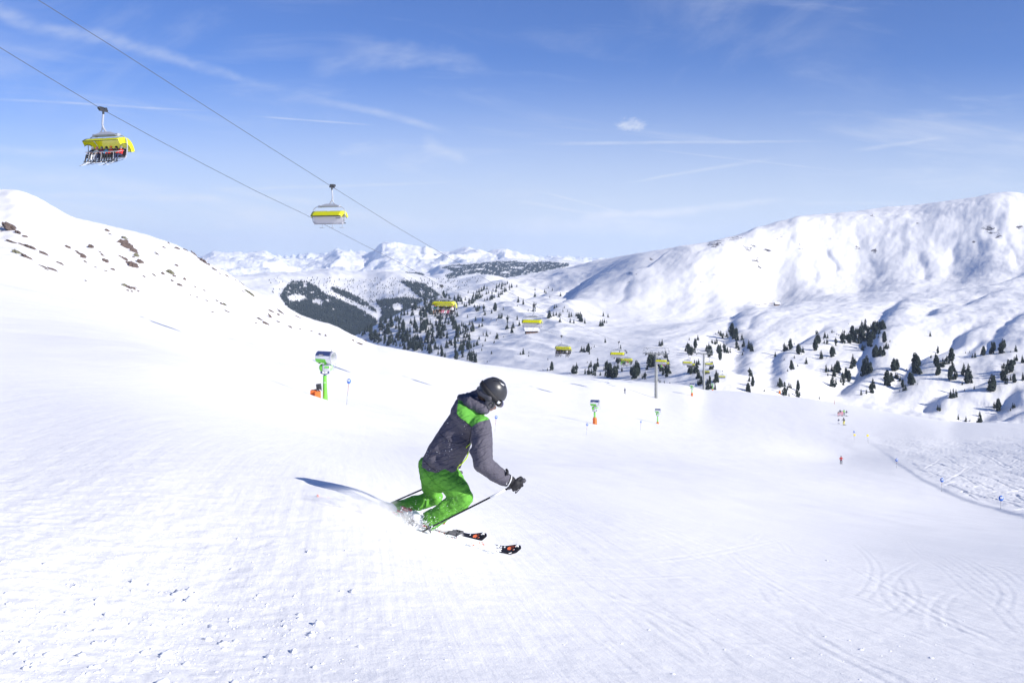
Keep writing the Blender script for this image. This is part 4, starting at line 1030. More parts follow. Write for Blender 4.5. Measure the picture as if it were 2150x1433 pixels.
# ------------------------------------------------------------------ piste markers, signs, poles
def marker(px, py, top_py, label, lean=0.06, rad=None):
    g = near_at(px, py); h = (py-top_py)/F*g.y; r = empty('piste_marker', g, (0, lean, 0), label, 'piste marker', 'blue ball topped piste markers')
    bm = bmesh.new(); b_tube(bm, [(0, 0, -.3), (0, 0, h*.45)], .022, 6); b_tube(bm, [(0, 0, h*.45), (0, 0, h*.8)], .018, 6, mi=1); b_tube(bm, [(0, 0, h*.8), (0, 0, h)], .018, 6)
    finish(bm, 'pole', None, r, mats=[M['steel'], M['pole_red']])
    rr = rad or .16; bm = bmesh.new(); b_ball(bm, (0, 0, h-rr), (rr*.92, rr*.6, rr*1.12), seg=18); head = finish(bm, 'disc', M['blue'], r)
    bm = bmesh.new(); b_box(bm, (-.01, -rr*.56, h-rr*.66), (rr*.95, .02, rr*.8), bev=.004); lb = finish(bm, 'number_plate', M['white_p'], head)
    cu = bpy.data.curves.new('numeral', 'FONT'); cu.body = '2'; cu.size = rr*.95; cu.extrude = .003; cu.align_x = 'CENTER'; cu.align_y = 'CENTER'
    t = bpy.data.objects.new('numeral', cu); COL.objects.link(t); bpy.context.view_layer.update()
    me = bpy.data.meshes.new_from_object(t.evaluated_get(bpy.context.evaluated_depsgraph_get())); bpy.data.objects.remove(t)
    me.transform(Matrix.Translation((-.01, -rr*.56-.014, h-rr*.66)) @ Matrix.Rotation(R(90), 4, 'X')); me.materials.clear(); me.materials.append(M['blue'])
    n = bpy.data.objects.new('numeral', me); COL.objects.link(n); n.parent = head
    return r
for q in [(728,849,795,'blue piste marker nearest the large snow gun, white number plate'), (1039,905,872,'blue piste marker just right of the big skier'), (1231,912,888,'blue piste marker left of the gun with the tall orange pad'),
          (1344,903,883,'blue piste marker between two snow guns'), (2101,1068,1040,'blue marker on the bank, nearest the right edge of the picture'), (1977,1032,1003,'blue marker on the bank, second from the right edge'),
          (1882,982,962,'blue marker on the bank, third from the right edge'), (1793,925,904,'blue marker at the far end of the bank by the yellow signs')]:
    marker(*q, lean=.09 if q[0] < 1400 else .03, rad=.17 if q[0] < 1100 else .26 if q[0] > 1700 else .2)
for px, py, tp, lab in [(1795, 922, 911, 'small yellow sign on a stick below the farthest bank marker'), (1823, 930, 912, 'small yellow sign on a stick to the right of the farthest bank marker')]:
    g = near_at(px, py); h = (py-tp)/F*g.y; r = empty('slope_sign', g, (0, -.08, 0), lab, 'sign')
    bm = bmesh.new(); b_tube(bm, [(0, 0, -.2), (0, 0, h)], .025, 6); finish(bm, 'pole', M['steel'], r)
    bm = bmesh.new(); b_box(bm, (0, -.03, h-.2), (.55, .03, .5), bev=.01); finish(bm, 'board', M['sign_yellow'], r)
g = near_at(1752, 848); bm = bmesh.new(); b_tube(bm, [(0, 0, -.3), (.02, 0, 1.55)], .09, 8); b_tube(bm, [(.02, 0, 1.55), (.02, 0, 1.6)], .12, 8)
o = finish(bm, 'marker_post', M['pole_red']); o.location = g; tag(o, 'short red post on the far edge of the piste', 'post')

# ------------------------------------------------------------------ skiers further down the piste
bpy.context.view_layer.update()
def slope_skier(px, py, hpx, yaw, jk, tr, he, label, skis=True):
    g = near_at(px, py); s = hpx/F*g.y/1.72
    f = dup_tree(stand, g, (0, 0, yaw), s, mats={'jacket': JK[jk], 'trousers': JK[tr], 'helmet': JK[he]}); tag(f, label, 'person', 'skiers further down the piste')
    for k in (-1, 1):
        sk = ski0.copy(); COL.objects.link(sk); off = Vector((k*.15*math.cos(yaw), k*.15*math.sin(yaw), 0))*s
        sk.location = (g.x+off.x, g.y+off.y, ground_z(g.x+off.x, g.y+off.y)+.01); sk.scale = (s,)*3; sk.rotation_euler = (0, 0, yaw)
        tag(sk, ('left' if k < 0 else 'right')+' ski of the '+' '.join(label.split()[:10]), 'ski', 'skis of the distant skiers')
slope_skier(1766, 974, 18, R(165), 'red', 'navy', 'black', 'lone skier in a red jacket on the empty piste')
slope_skier(1772, 892, 16, R(120), 'black', 'yellow', 'black', 'dark jacketed adult skier with pale trousers, nearest of the group')
slope_skier(1761, 889, 11, R(170), 'navy', 'white', 'grey', 'small child skier in navy left of the dark adult')
for px, py, h, a, j, t, l in [(1760,873,10,R(180),'brown','pink','tiny skier with pink trousers, leftmost of the upper row'), (1764,872,13,R(160),'navy','pink','navy skier second in the upper row of the group'),
       (1768,873,11,R(190),'pink','pink','pink clad skier third in the upper row of the group'), (1772,871,12,R(170),'green','black','skier in a bright green jacket in the upper row'), (1777,873,12,R(200),'navy','white','navy jacketed skier, rightmost of the upper row')]:
    slope_skier(px, py, h, a, j, t, 'black', l)
slope_skier(1312, 826, 12, R(10), 'navy', 'navy', 'black', 'lone dark skier left of the tall lift tower')

# ------------------------------------------------------------------ rocks on the left hillside
def rock_mesh(seed, mat):
    rg = np.random.default_rng(seed); bm = bmesh.new(); bmesh.ops.create_icosphere(bm, subdivisions=3, radius=1.0)
    o1, o2 = rg.uniform(0, 50, 2)
    for v in bm.verts:
        c = v.co; n = float(perlin(np.array([c.x*1.7+o1+c.z]), np.array([c.y*1.7+o2-c.z*.7]))[0]); n2 = float(perlin(np.array([c.x*4+o2+c.z*3]), np.array([c.y*4+o1]))[0])
        v.co = c*(1+.55*n+.28*n2)
    me = bpy.data.meshes.new('rock_outcrop'); bm.to_mesh(me); bm.free(); me.materials.append(mat); return me
rock_mid = [rock_mesh(i, M['rock']) for i in range(6)]; rock_lic = [rock_mesh(20+i, M['lichen']) for i in range(3)]
rocks = """24 481 36 13 38;39 489 17 6 30;53 497 10 5 30;4 476 7 2 20;3 486 6 2 10;27 509 32 4 20;51 516 22 3.5 25;67 521 30 6 28;93 534 24 2.5 35;38 531 24 7 28 L;56 540 26 6 25;142 519 13 6 25;192 519 12 8 20
169 534 22 4 20;175 540 11 6 40;163 529 11 3 30;180 550 10 3 35;216 536 13 3 45;222 549 14 7 45;210 529 8 2 30;237 566 9 5 35;200 561 6 2 10;220 568 12 1.5 5;225 485 11 4 50;233 492 10 1.5 30;263 501 15 6 30 L;258 510 17 10 45;270 521 28 13 45;281 529 20 8 55
288 538 13 6 60 L;281 540 6 3 20;295 551 17 7 50;263 545 17 5 45;272 554 15 5 40;282 560 28 9 42;251 538 8 3 30;127 554 17 2.5 30;91 560 24 3 22;112 567 24 2.4 28;96 565 13 2 15;181 590 8 2 35;261 600 11 6 30 L;270 604 15 6 25;278 605 13 4 20;268 610 6 3 60;276 612 5 3 0;289 611 8 2.4 20;284 603 7 1.6 15
301 580 10 2 15;323 577 10 3 30;332 534 17 2 40;372 558 9 3 45;343 575 11 4 45;359 573 16 9 40 L;367 580 9 3 40;378 599 13 4 35;388 587 9 3 70;363 590 9 2.4 40;409 602 6 2 30;429 610 7 2 35;400 619 5 2 30;414 624 6 2 30;436 632 9 1.6 35;457 632 8 2 35;466 638 10 3 30;473 640 10 4 40 L;480 655 15 1.6 30;446 655 5 2 20
524 616 22 7 35 L;511 612 9 2 30;507 594 15 2 35;477 580 10 2 40;453 567 17 2 38;428 550 20 7 42;409 535 20 4 48;390 525 11 3 25;372 522 12 3.4 25;355 511 9 2.4 40;547 671 15 3.4 35;559 680 17 3.4 35;537 678 5 2 30;569 666 17 3 55;570 654 15 3 30;584 661 6 4 40;593 657 23 2.2 40;585 676 9 2 30;609 687 10 3 35;630 691 5 2 20;654 695 6 2 20;672 702 7 3 30;684 705 6 3 80;627 666 15 1.2 30
751 720 23 2.8 12;741 715 5 3 60;768 716 7 3 40;795 720 5 2 30;20 470 9 2 30;345 520 9 2 40;418 543 9 3 45;438 556 9 3 40;462 575 7 1.6 40;494 588 7 1.6 35"""
for i, q in enumerate(rocks.replace('\n', ';').split(';')):
    a = q.split(); px, py, Lp, Tp, an = map(float, a[:5]); p = near_at(px, py)
    if p is None: p = near_at(px, py+6)
    if p is None: continue
    k = p.y/F; rgx = random.random(); me = (rock_lic if len(a) > 5 else rock_mid)[i % (3 if len(a) > 5 else 6)]
    o = bpy.data.objects.new('rock_outcrop', me); COL.objects.link(o); o.location = p
    o.rotation_euler = (R(random.uniform(-20, 20)), R(an), 0)
    # the rock is a slab lying along the slope; its lower half is buried
    o.scale = (Lp*k*.50, max(Tp*k*1.6, Lp*k*.28), Tp*k*.52)
    zone = 'at the left edge of the picture' if px < 110 else 'in the middle of the left hillside' if px < 250 else 'near the big brown outcrop' if px < 345 else 'on the shoulder before the far valley' if px < 500 else 'low on the hillside above the snow gun' if px < 700 else 'at the hill end beside the forest'
    kind = 'olive rock' if len(a) > 5 else 'brown rock'
    if Lp >= 26 and not len(a) > 5 and Tp > 8:
        lab = {24: 'big jagged brown outcrop at the far left edge of the hillside', 270: 'largest brown outcrop just under the left skyline', 282: 'long brown outcrop below the largest one on the hillside'}.get(int(px), kind+' '+zone)
        tag(o, lab, 'rock')
    else: tag(o, f'{"small " if Lp < 12 else "thin " if Tp < 4 else "stout "}{kind} in the snow {zone}', 'rock', f'rocks {zone}')

# ------------------------------------------------------------------ huts
p = mid_at(1116, 699); bp = block_hut('mountain_hut', p, 12.5, 8, 2.6, 'brown timber mountain hut with snowy roof below the second empty chair', M['wood'], R(8))
p = mid_at(1631, 641); block_hut('alpine_hut', p+Vector((0, 0, -.3)), 6.8, 6, 2.6, 'small dark hut alone on the high snowy terrace', M['wood'], R(12), .45)
for k, (px, py, w) in enumerate([(1591, 640, 8), (1604, 638, 9), (1620, 637.5, 6.5)]):
    p = mid_at(px, py); r = empty('snow_fence', p, (0, 0, R(4*k)), ['low dark snow fence, farthest left of the terrace hut', 'low dark snow fence, middle one beside the terrace hut', 'low dark snow fence nearest the terrace hut'][k], 'fence', 'snow fences on the terrace')
    bm = bmesh.new()
    for z in (.25, .6, .95): b_box(bm, (0, 0, z), (w, .12, .22))
    finish(bm, 'boards', M['wood'], r, smooth=False)
    for s in np.linspace(-.48, .48, 4):
        bm = bmesh.new(); b_box(bm, (w*s, .12, .4), (.14, .12, 1.6)); finish(bm, 'post', M['wood'], r, smooth=False)
p = mid_at(1637, 826) or Vector((150, 560, -75))
r = empty('padded_post', p, (0, 0, 0), 'round orange yellow pad under the trees just beyond the crest', 'pad')
bm = bmesh.new(); b_tube(bm, [(0, 0, -.3), (0, 0, 1.6)], .6, 12); finish(bm, 'padding', JK['orange'], r)
bm = bmesh.new(); b_tube(bm, [(0, 0, 1.6), (0, 0, 2.6)], .09, 8); finish(bm, 'post', M['wood'], r)

# ------------------------------------------------------------------ trees
M['pine'], _nt, _b = new_mat('pine_needles')
_b.inputs['Roughness'].default_value = .9; _b.inputs['Specular IOR Level'].default_value = .15
_tc = N(_nt, 'ShaderNodeTexCoord'); _nz = N(_nt, 'ShaderNodeTexNoise'); _nz.inputs['Scale'].default_value = 9; _nz.inputs['Detail'].default_value = 4
_nt.links.new(_tc.outputs['Object'], _nz.inputs['Vector']); _mx = N(_nt, 'ShaderNodeMix', data_type='RGBA'); _nt.links.new(maprange(_nt, _nz.outputs['Fac'], .35, .7), _mx.inputs['Factor'])
_mx.inputs['A'].default_value = (.016, .025, .024, 1); _mx.inputs['B'].default_value = (.048, .060, .046, 1); _nt.links.new(_mx.outputs['Result'], _b.inputs['Base Color'])
def tree_model(seed, kind):
    """unit-high conifer: trunk mesh and crown mesh of many needle clumps"""
    rg = np.random.default_rng(seed); bm = bmesh.new()
    b_tube(bm, [(0, 0, -.12), (0, 0, .3), (.01, 0, .95)], [.028, .022, .006], 6)
    for k in range(7):
        z = rg.uniform(.15, .7); a = rg.uniform(0, 6.28); b_tube(bm, [(0, 0, z), (math.cos(a)*.12, math.sin(a)*.12, z+.05)], [.008, .003], 4)
    tr = bpy.data.meshes.new('trunk'); bm.to_mesh(tr); bm.free(); tr.materials.append(M['bark'])
    bm = bmesh.new(); n = 64 if kind != 'spruce' else 56
    for k in range(n):
        z = .07+.90*(k/(n-1))**.9
        if kind == 'spruce': pr = .21*(1-z)**.8*(1+.35*math.sin(z*46)) + .012
        elif kind == 'stone': pr = .21*min(1, (z/.2)**.5)*max(0, 1-((z-.25)/.76)**2)**.6 + .015 if z > .25 else .21*(.55+.45*z/.25)
        else: pr = .17*(.8+.4*math.sin(z*9+seed))*(1-z**3) + .015
        a = k*2.4+rg.uniform(-.5, .5); rr = pr*rg.uniform(.45, 1.0)
        c = Vector((math.cos(a)*rr, math.sin(a)*rr, z+rg.uniform(-.02, .02))); s = max(.022, pr*rg.uniform(.38, .62))
        g = bmesh.ops.create_icosphere(bm, subdivisions=1, radius=1.0)['verts']
        for v in g:
            q = v.co*rg.uniform(.6, 1.35); v.co = c + Vector((q.x*s, q.y*s, q.z*s*.75 - (abs(q.x)+abs(q.y))*s*.25))
    cr = bpy.data.meshes.new('crown'); bm.to_mesh(cr); bm.free(); cr.materials.append(M['pine']); return tr, cr
kinds = ['stone', 'spruce', 'stone', 'ragged', 'stone', 'spruce', 'ragged']
models = [tree_model(50+i, k) for i, k in enumerate(kinds)]
T2 = "335 550 105,360 545 85,425 530 135,485 450 30,545 590 120,575 560 95,595 600 20,197 630 60,487 658 42,333 685 30,665 740 90,440 830 120,385 855 40,537 780 35,815 440 165,870 410 90,803 545 140,835 380 110,945 350 85,925 370 30,1052 275 48,1080 270 30,975 445 85,990 425 50,1108 470 105,1125 305 30,1152 320 25,890 670 110,905 650 60,1060 635 130,1090 590 90,1045 640 80,975 650 30,270 1100 120,290 1060 80,340 1215 165,405 1100 80,380 1130 60,540 1150 135,520 1235 100,565 1220 70,405 1225 60,860 1270 55,30 1160 25,965 870 105,1050 850 90,1000 860 60,1080 930 130,1140 880 150,1165 870 90,990 920 50,1060 1085 140,1045 1060 90,1110 1050 80,1260 950 125,1215 1010 130,1185 1020 80,1305 1010 140,1220 1060 60,1365 740 120,1335 810 90,1400 780 105,1385 790 100,1240 960 70,1510 925 85,1575 900 230,1600 890 150,1550 890 100,1490 1210 85,1570 1190 65,1630 1170 115,1665 1100 120,1650 1110 90,1880 1070 190,1860 1060 120,1940 990 100,1900 1060 70,1985 850 155,1995 820 100,1215 430 160,1240 370 110,1270 380 80,1305 430 120,1330 380 80,1360 350 150,1375 420 100,1410 380 120,1430 280 90,1450 440 120,1480 380 120,1465 300 110,1500 250 130,1510 400 130,1530 330 120,1555 240 140,1590 260 90,1590 400 120,1620 340 120,1635 220 80,1640 440 130,1660 350 130,1680 290 150,1700 240 120,1600 480 110,1640 490 100,1520 540 90,1550 500 60,1775 240 110,1765 290 90,1815 230 120,1750 350 40,1840 420 135,1875 520 95,1855 510 70,1710 640 150,1730 630 120,1780 610 110,1800 600 80,1830 620 130,1925 410 30,1300 145 18,1610 430 110,1490 430 80,1540 200 80"
T3 = "45 635 135,90 630 125,65 620 80,335 680 230,310 670 120,375 580 120,350 600 150,268 830 140,295 790 80,310 830 40,370 825 20,220 630 25,645 400 90,612 430 40,552 460 45,625 580 130,635 700 130,655 560 60,715 590 110,765 550 100,830 510 150,800 540 80,850 650 110,840 640 120,815 770 160,880 760 130,905 720 80,1000 660 105,975 695 80,1060 710 140,1035 810 130,1080 800 120,1100 740 90,1155 460 85,1270 430 105,1385 400 130,1415 365 100,1370 410 80,1025 400 25,1078 390 25,1530 400 160,1490 405 100,1555 330 95,1712 375 85,1640 385 25,1720 500 80,1690 560 100,1650 660 140,1610 590 90,1600 560 80,1550 780 200,1525 720 130,1585 690 110,1595 820 90,1640 770 70,1690 800 100,1800 530 90,1810 770 95,1380 920 190,1410 885 150,1350 870 110,857 1010 105,895 1000 90,1143 890 45,1010 915 30,980 830 50,676 1185 75,1470 1190 140,1415 1140 75,1670 1150 75,1640 1185 40,1605 1200 25,925 1305 70,1030 1330 70,1085 1330 30,1220 1260 70,1230 1360 100,1175 1345 30,165 870 95,205 905 75,125 915 25,10 790 100,40 780 60,70 740 80,95 740 70,130 780 70,540 170 65"
T1 = "75 605 80,480 530 45,610 530 75,455 700 120,475 740 130,510 760 130,530 740 100,573 650 120,565 720 90,740 690 85,775 700 110,800 760 120,765 790 110,820 750 80,470 1020 90,500 1040 110,525 1010 90,590 1020 150,610 1105 120,632 1080 80,560 880 60,620 900 85,590 900 60,823 970 100,630 1200 85,665 1190 100,655 1170 70,790 1190 105,890 1060 75,885 1160 150,870 1170 80,765 1265 110,800 1260 90,870 1270 90,920 1050 35,815 560 45,830 580 60,895 580 80,875 440 25,945 450 70,960 470 80,980 500 60,920 430 50,1045 480 75,1070 400 50,1065 490 40,1125 480 170,1150 510 150,1185 460 110,1200 440 90,1135 420 100,1210 530 90,1275 525 85,1185 600 80,1195 650 110,1225 680 80,1300 630 105,1375 660 115,1400 660 90,1420 700 110,1300 700 30,1283 755 50,920 730 110,950 700 100,945 830 130,1000 690 100,1020 720 110,1055 720 90,1045 600 30,1390 1060 105,1405 1070 80,1435 1220 120,1385 1150 90,1365 1290 100,1380 1300 90,1370 1150 40,1610 1300 35,1775 775 70,1840 1230 110,40 1170 55,105 1180 45,190 1180 30,3 1150 70"
T6 = "1685 940 180,1700 900 150,1740 930 160,1760 850 110,1800 870 90,1840 950 120,1640 970 90,1815 760 60,1720 750 50,1840 1000 100,1880 1050 120,1930 1080 80,1960 1040 130,1950 960 120,1620 730 40,1945 850 70,1920 800 100,1240 660 60,1330 725 40,1210 860 80,1200 880 100,1235 850 70,1260 1000 70,1200 960 90,1145 810 35,1225 720 40,895 930 110,795 930 90,855 1000 100,870 960 80,760 1045 110,740 870 25,705 1035 75,835 1050 90,860 1060 70,935 1060 55,1040 920 90,1030 980 110,1060 960 80,1080 1080 170,1050 1090 120,1015 1070 90,1145 1090 170,1120 1090 90,1165 1090 90,990 980 50,1420 1110 160,1400 1060 110,1440 1110 180,1480 1060 180,1500 1070 110,1565 1110 70,1610 1115 100,1590 1090 60,525 1020 100,505 1015 70,578 1025 130,205 980 105,138 990 45,72 985 20,1008 565 65,690 710 85,730 700 85,755 710 110,770 740 50,845 635 30,800 660 30,145 825 30,1865 605 85,980 170 65,1050 185 55,935 320 95,995 270 60,1030 270 40,965 225 20"
T5 = "185 670 55,282 680 60,75 630 45,50 820 90,80 810 70,140 820 120,105 730 60,155 790 80,235 760 55,275 750 50,297 550 90,315 595 60,455 540 95,435 520 60,405 570 50,565 525 45,215 540 80,190 530 60,240 510 60,170 490 50,505 640 70,535 640 65,550 620 50,622 700 90,640 630 30,620 780 80,600 790 50,680 840 90,700 770 80,755 660 60,785 735 65,770 420 75,837 450 80,985 550 110,990 500 60,1012 455 35,998 345 65,1000 255 30,755 475 25,905 540 30,1348 335 50,1200 355 30,1130 290 50,1150 300 40,1235 260 40,1180 230 30,1265 505 50,1295 490 40,1195 640 90,1175 640 70,1210 620 70,1250 610 60,1290 600 50,1330 620 60,1340 690 60,1380 550 40,1350 600 40,1465 625 75,1480 700 60,1560 610 60,1590 640 80,1620 680 110,1640 690 90,1600 620 60,1680 710 70,1530 705 50,1445 550 35,1400 500 30,1580 610 50,500 350 75,410 380 90,440 360 60,580 280 75,600 270 60,550 310 60,525 320 50,680 220 60,650 250 40,750 210 35,310 400 40,345 390 45,385 390 60,335 310 50,365 300 50,425 260 40,260 360 60,240 370 50,150 430 90,130 440 70,180 400 70,210 380 70,100 460 50,60 480 50,30 480 50,475 920 80,490 890 50,335 880 75,290 870 45,355 890 30,320 950 50,210 1010 80,165 1030 70,195 1000 50,235 930 50,285 1020 40,45 950 50,15 970 60,70 1000 40,20 1080 80,440 975 40,270 1080 40,105 1150 80,85 1150 60,125 1145 60,195 1165 65,403 1125 45,10 1170 70,345 1240 25,837 1130 80,800 1135 40,915 1115 30,912 1160 30,570 900 25,385 850 30,400 660 25,470 670 30"
trees = []
for T, ox, oy, sc in ((T1, 1380, 640, 7.165), (T2, 1600, 660, 7.164), (T3, 1870, 680, 6.514), (T5, 970, 570, 6.514), (T6, 1130, 640, 7.167)):
    for q in T.split(','):
        a, b, h = map(float, q.split()); trees.append((ox+a/sc, oy+b/sc, h/sc))
_rc = np.random.default_rng(8)
for a, b, h in list(trees):
    if h > 11 and a > 1150 and _rc.uniform() < .55: trees.append((a+_rc.uniform(2, 6)*_rc.choice([-1, 1]), b+_rc.uniform(-2, 2), h*_rc.uniform(.6, .95)))
# the dense wood on the lower spur
def inpoly(x, y, P):
    c = False; j = len(P)-1
    for i in range(len(P)):
        if (P[i][1] > y) != (P[j][1] > y) and x < (P[j][0]-P[i][0])*(y-P[i][1])/(P[j][1]-P[i][1])+P[i][0]: c = not c
        j = i
    return c
spur = [(752,700),(800,681),(850,657),(900,634),(938,620),(968,640),(962,672),(985,700),(990,735),(1005,762),(960,757),(900,742),(815,728),(775,715)]
rg = np.random.default_rng(21); spur_trees = []
while len(spur_trees) < 430:
    x, y = rg.uniform(750, 1005), rg.uniform(615, 765)
    if not inpoly(x, y, spur): continue
    dens = 1.0 if x < 905 else .75
    nn = float(perlin(np.array([x*.045]), np.array([y*.09+3]))[0])
    if nn > .28 or rg.uniform() > dens: continue
    spur_trees.append((x, y, rg.uniform(8, 15)))
band = [(900,632),(1080,592),(1085,600),(1020,622),(960,652),(905,660)]
while len(spur_trees) < 500:
    x, y = rg.uniform(900, 1085), rg.uniform(592, 660)
    if inpoly(x, y, band): spur_trees.append((x, y, rg.uniform(6, 10)))
allt = sorted(trees+spur_trees, key=lambda q: -q[2])
def zone_of(x, y):
    if x < 1000:
        where_ = 'at the lower edge against the near slope' if y > 715 else 'at its left end' if x < 830 else 'below the crowded chair' if x > 900 and y > 665 else 'near the crowded chair' if x > 900 else 'along its skyline' if y < 672 else 'in its middle'
        return 'pine in the spur wood, '+where_, 'pines of the spur wood '+where_
    if x < 1100 and y < 650: return 'pine in the row climbing the spur above the crowded chair', 'pines along the upper spur'
    if x < 1110: return 'pine scattered on the snow left of the brown mountain hut', 'pines left of the mountain hut'
    if x < 1250 and y < 700: return 'pine in the copse up the slope right of the brown hut', 'pines above the mountain hut'
    if x < 1345 and y > 700: return 'pine just beyond the crest left of the tall lift tower', 'pines left of the tall tower'
    if x < 1345: return 'small pine on the open slope above the left lift chairs', 'lone pines on the open slope'
    if x < 1425: return 'pine in the grove right behind the tall lift tower', 'pines behind the tall tower'
    if x < 1500 and y > 700: return 'pine clustered round the second lift tower', 'pines round the second tower'
    if x < 1600: return 'pine in the hollow right of the second lift tower', 'pines in the hollow'
    if x < 1700 and y > 790: return 'pine just behind the crest beside the orange pad', 'pines beside the orange pad'
    if x < 1760 and y < 790: return 'pine scattered left of the dense grove on the right slope', 'pines left of the dense grove'
    if x < 1880 and y < 740: return 'pine in the dense triangular grove high on the right slope', 'pines of the dense grove'
    if x < 1880: return 'pine in the gully below the dense grove', 'pines in the gully'
    if x < 2010 and y < 830: return 'pine beside the long curved gully with combed shadows', 'pines along the curved gully'
    if y < 830: return 'pine in the scattered wood near the right edge', 'pines near the right edge'
    return 'pine at the foot of the right slope above the tracked snow', 'pines at the foot of the right slope'
solo = {(1344, 718): 'single dark pine casting a long shadow on the piste under the left chairs'}
nt_ = 0; rest = []
for x, y, h in allt:
    p = mid_at(x, y)
    if p is None or p.y > 2600: continue
    H = h/F*p.y*1.32
    if nt_ < 300:
        mk = int(rg.integers(7)); tr, cr = models[mk]; w = rg.uniform(.68, 1.0)*(1.1 if h < 9 else .92)
        lab, grp = zone_of(x, y)
        adj = ('tall ' if h > 17 else 'medium ' if h > 12.5 else 'short ')+{'stone': 'round crowned ', 'spruce': 'pointed ', 'ragged': 'ragged '}[kinds[mk]]
        lab = adj+lab.replace('small ', '')
        r = empty('pine_tree', p-Vector((0, 0, .2)), (0, 0, rg.uniform(0, 6.28)), lab, 'tree', grp); r.scale = (H*w, H*w, H)
        for nm, me in (('trunk', tr), ('crown', cr)):
            o = bpy.data.objects.new(nm, me); COL.objects.link(o); o.parent = r
        nt_ += 1
    else: rest.append((p, H))
def mass(name, items, mat, label, seed, low=False):
    """many small conifers as one mesh (items: point, height)"""
    rg = np.random.default_rng(seed); V = []; Fc = []; off = 0; protos = []
    for k in range(6):
        bm = bmesh.new()
        if low:
            for z0, z1, r0 in ((.0, .55, .24), (.3, 1.0, .17)):
                n = 6; ring = [bm.verts.new((math.cos(6.28*i/n)*r0*rg.uniform(.6, 1.3), math.sin(6.28*i/n)*r0*rg.uniform(.6, 1.3), z0+rg.uniform(-.06, .06))) for i in range(n)]
                top = bm.verts.new((0, 0, z1))
                for i in range(n): bm.faces.new((ring[i], ring[(i+1) % n], top))
        else:
            for q in range(14):
                z = .08+.84*q/13; pr = .2*(1-z*.85); a = q*2.4; g = bmesh.ops.create_icosphere(bm, subdivisions=1, radius=1)['verts']; s = pr*rg.uniform(.6, .9)
                c = Vector((math.cos(a)*pr*.5, math.sin(a)*pr*.5, z))
                for v in g: v.co = c+Vector((v.co.x*s, v.co.y*s, v.co.z*s*.9))*rg.uniform(.7, 1.25)
        bm.verts.index_update(); bm.verts.ensure_lookup_table(); protos.append((np.array([v.co[:] for v in bm.verts]), np.array([[v.index for v in f.verts] for f in bm.faces]))); bm.free()
    for p, H in items:
        v, f = protos[int(rg.integers(6))]; a = rg.uniform(0, 6.28); c, s = math.cos(a), math.sin(a); w = H*rg.uniform(.85, 1.3)
        V.append(np.stack([(v[:, 0]*c-v[:, 1]*s)*w+p[0], (v[:, 0]*s+v[:, 1]*c)*w+p[1], v[:, 2]*H+p[2]-.1*H], 1)); Fc.append(f+off); off += len(v)
    V = np.concatenate(V); Fc = np.concatenate(Fc); me = bpy.data.meshes.new(name)
    me.vertices.add(len(V)); me.vertices.foreach_set('co', V.astype(np.float32).ravel()); me.loops.add(Fc.size); me.loops.foreach_set('vertex_index', Fc.astype(np.int32).ravel())
    me.polygons.add(len(Fc)); me.polygons.foreach_set('loop_start', (np.arange(len(Fc))*3).astype(np.int32)); me.polygons.foreach_set('loop_total', np.full(len(Fc), 3, np.int32))
    me.update(calc_edges=True); me.materials.append(mat); o = bpy.data.objects.new(name, me); COL.objects.link(o); return tag(o, label, kind='stuff')
mass('pine_wood', rest, M['pine'], 'remaining small pines scattered over the opposite slopes', 5)
# forest on the hill beyond the valley
polys, holes = HILL_POLYS, HILL_HOLES
items = []; tries = 0
while tries < 42000:
    tries += 1; x = rg.uniform(560, 1010); y = rg.uniform(575, 745)
    ins = any(inpoly(x, y, P) for P in polys) and not any(((x-a)/b_)**2+((y-c)/d_)**2 < 1+.5*float(perlin(np.array([x*.15]), np.array([y*.3]))[0]) for a, c, b_, d_ in holes)
    if ins and float(perlin(np.array([x*.06]), np.array([y*.12]))[0]) > .5: ins = False
    if not ins:
        if y > 645 or rg.uniform() > (.012 if x < 640 else .05 if x < 870 else .06) or y < 583: continue
    p = hill_at(x, y)
    if p is None: continue
    items.append((p, rg.uniform(4.2, 7.0)/F*p.y*(1 if ins else .7)))
mass('forest_beyond_valley', items, M['pine'], 'dark blue forest covering the hill beyond the valley', 9, low=True)
belts, bh = BELTS, BELT_HOLES
items = []; tries = 0
while tries < 9000:
    tries += 1; P = belts[int(rg.choice(4, p=[.17, .08, .71, .04]))] if True else None
    xs = [q[0] for q in P]; ys_ = [q[1] for q in P]; x = rg.uniform(min(xs), max(xs)); y = rg.uniform(min(ys_), max(ys_))
    if not inpoly(x, y, P) or any(((x-a)/b_)**2+((y-c)/d_)**2 < 1 for a, c, b_, d_ in bh): continue
    p = ridge_at(x, y)
    if p is None: continue
    items.append((p, rg.uniform(1.8, 2.8)/F*p.y))
mass('distant_forest_belt', items, M['pine'], 'dark forest belts on the far valley ridge', 12, low=True)

# ------------------------------------------------------------------ air
bm = bmesh.new(); bmesh.ops.create_cube(bm, size=1.0)
for v in bm.verts:
    v.co = Vector((v.co.x*30000, 22000*(v.co.y+.5)-400, 460 if v.co.z > 0 else -9000))
mh = bpy.data.materials.new('air_haze'); mh.use_nodes = True; nt = mh.node_tree; nt.nodes.clear()
_o = N(nt, 'ShaderNodeOutputMaterial'); _v = N(nt, 'ShaderNodeVolumePrincipled'); _v.inputs['Color'].default_value = (.64, .78, 1.0, 1)
_v.inputs['Density'].default_value = HAZE; _v.inputs['Anisotropy'].default_value = .2
nt.links.new(_v.outputs[0], _o.inputs['Volume'])
if HAZE > 0: tag(finish(bm, 'haze', mh, smooth=False), 'thin blue mountain air', kind='stuff')
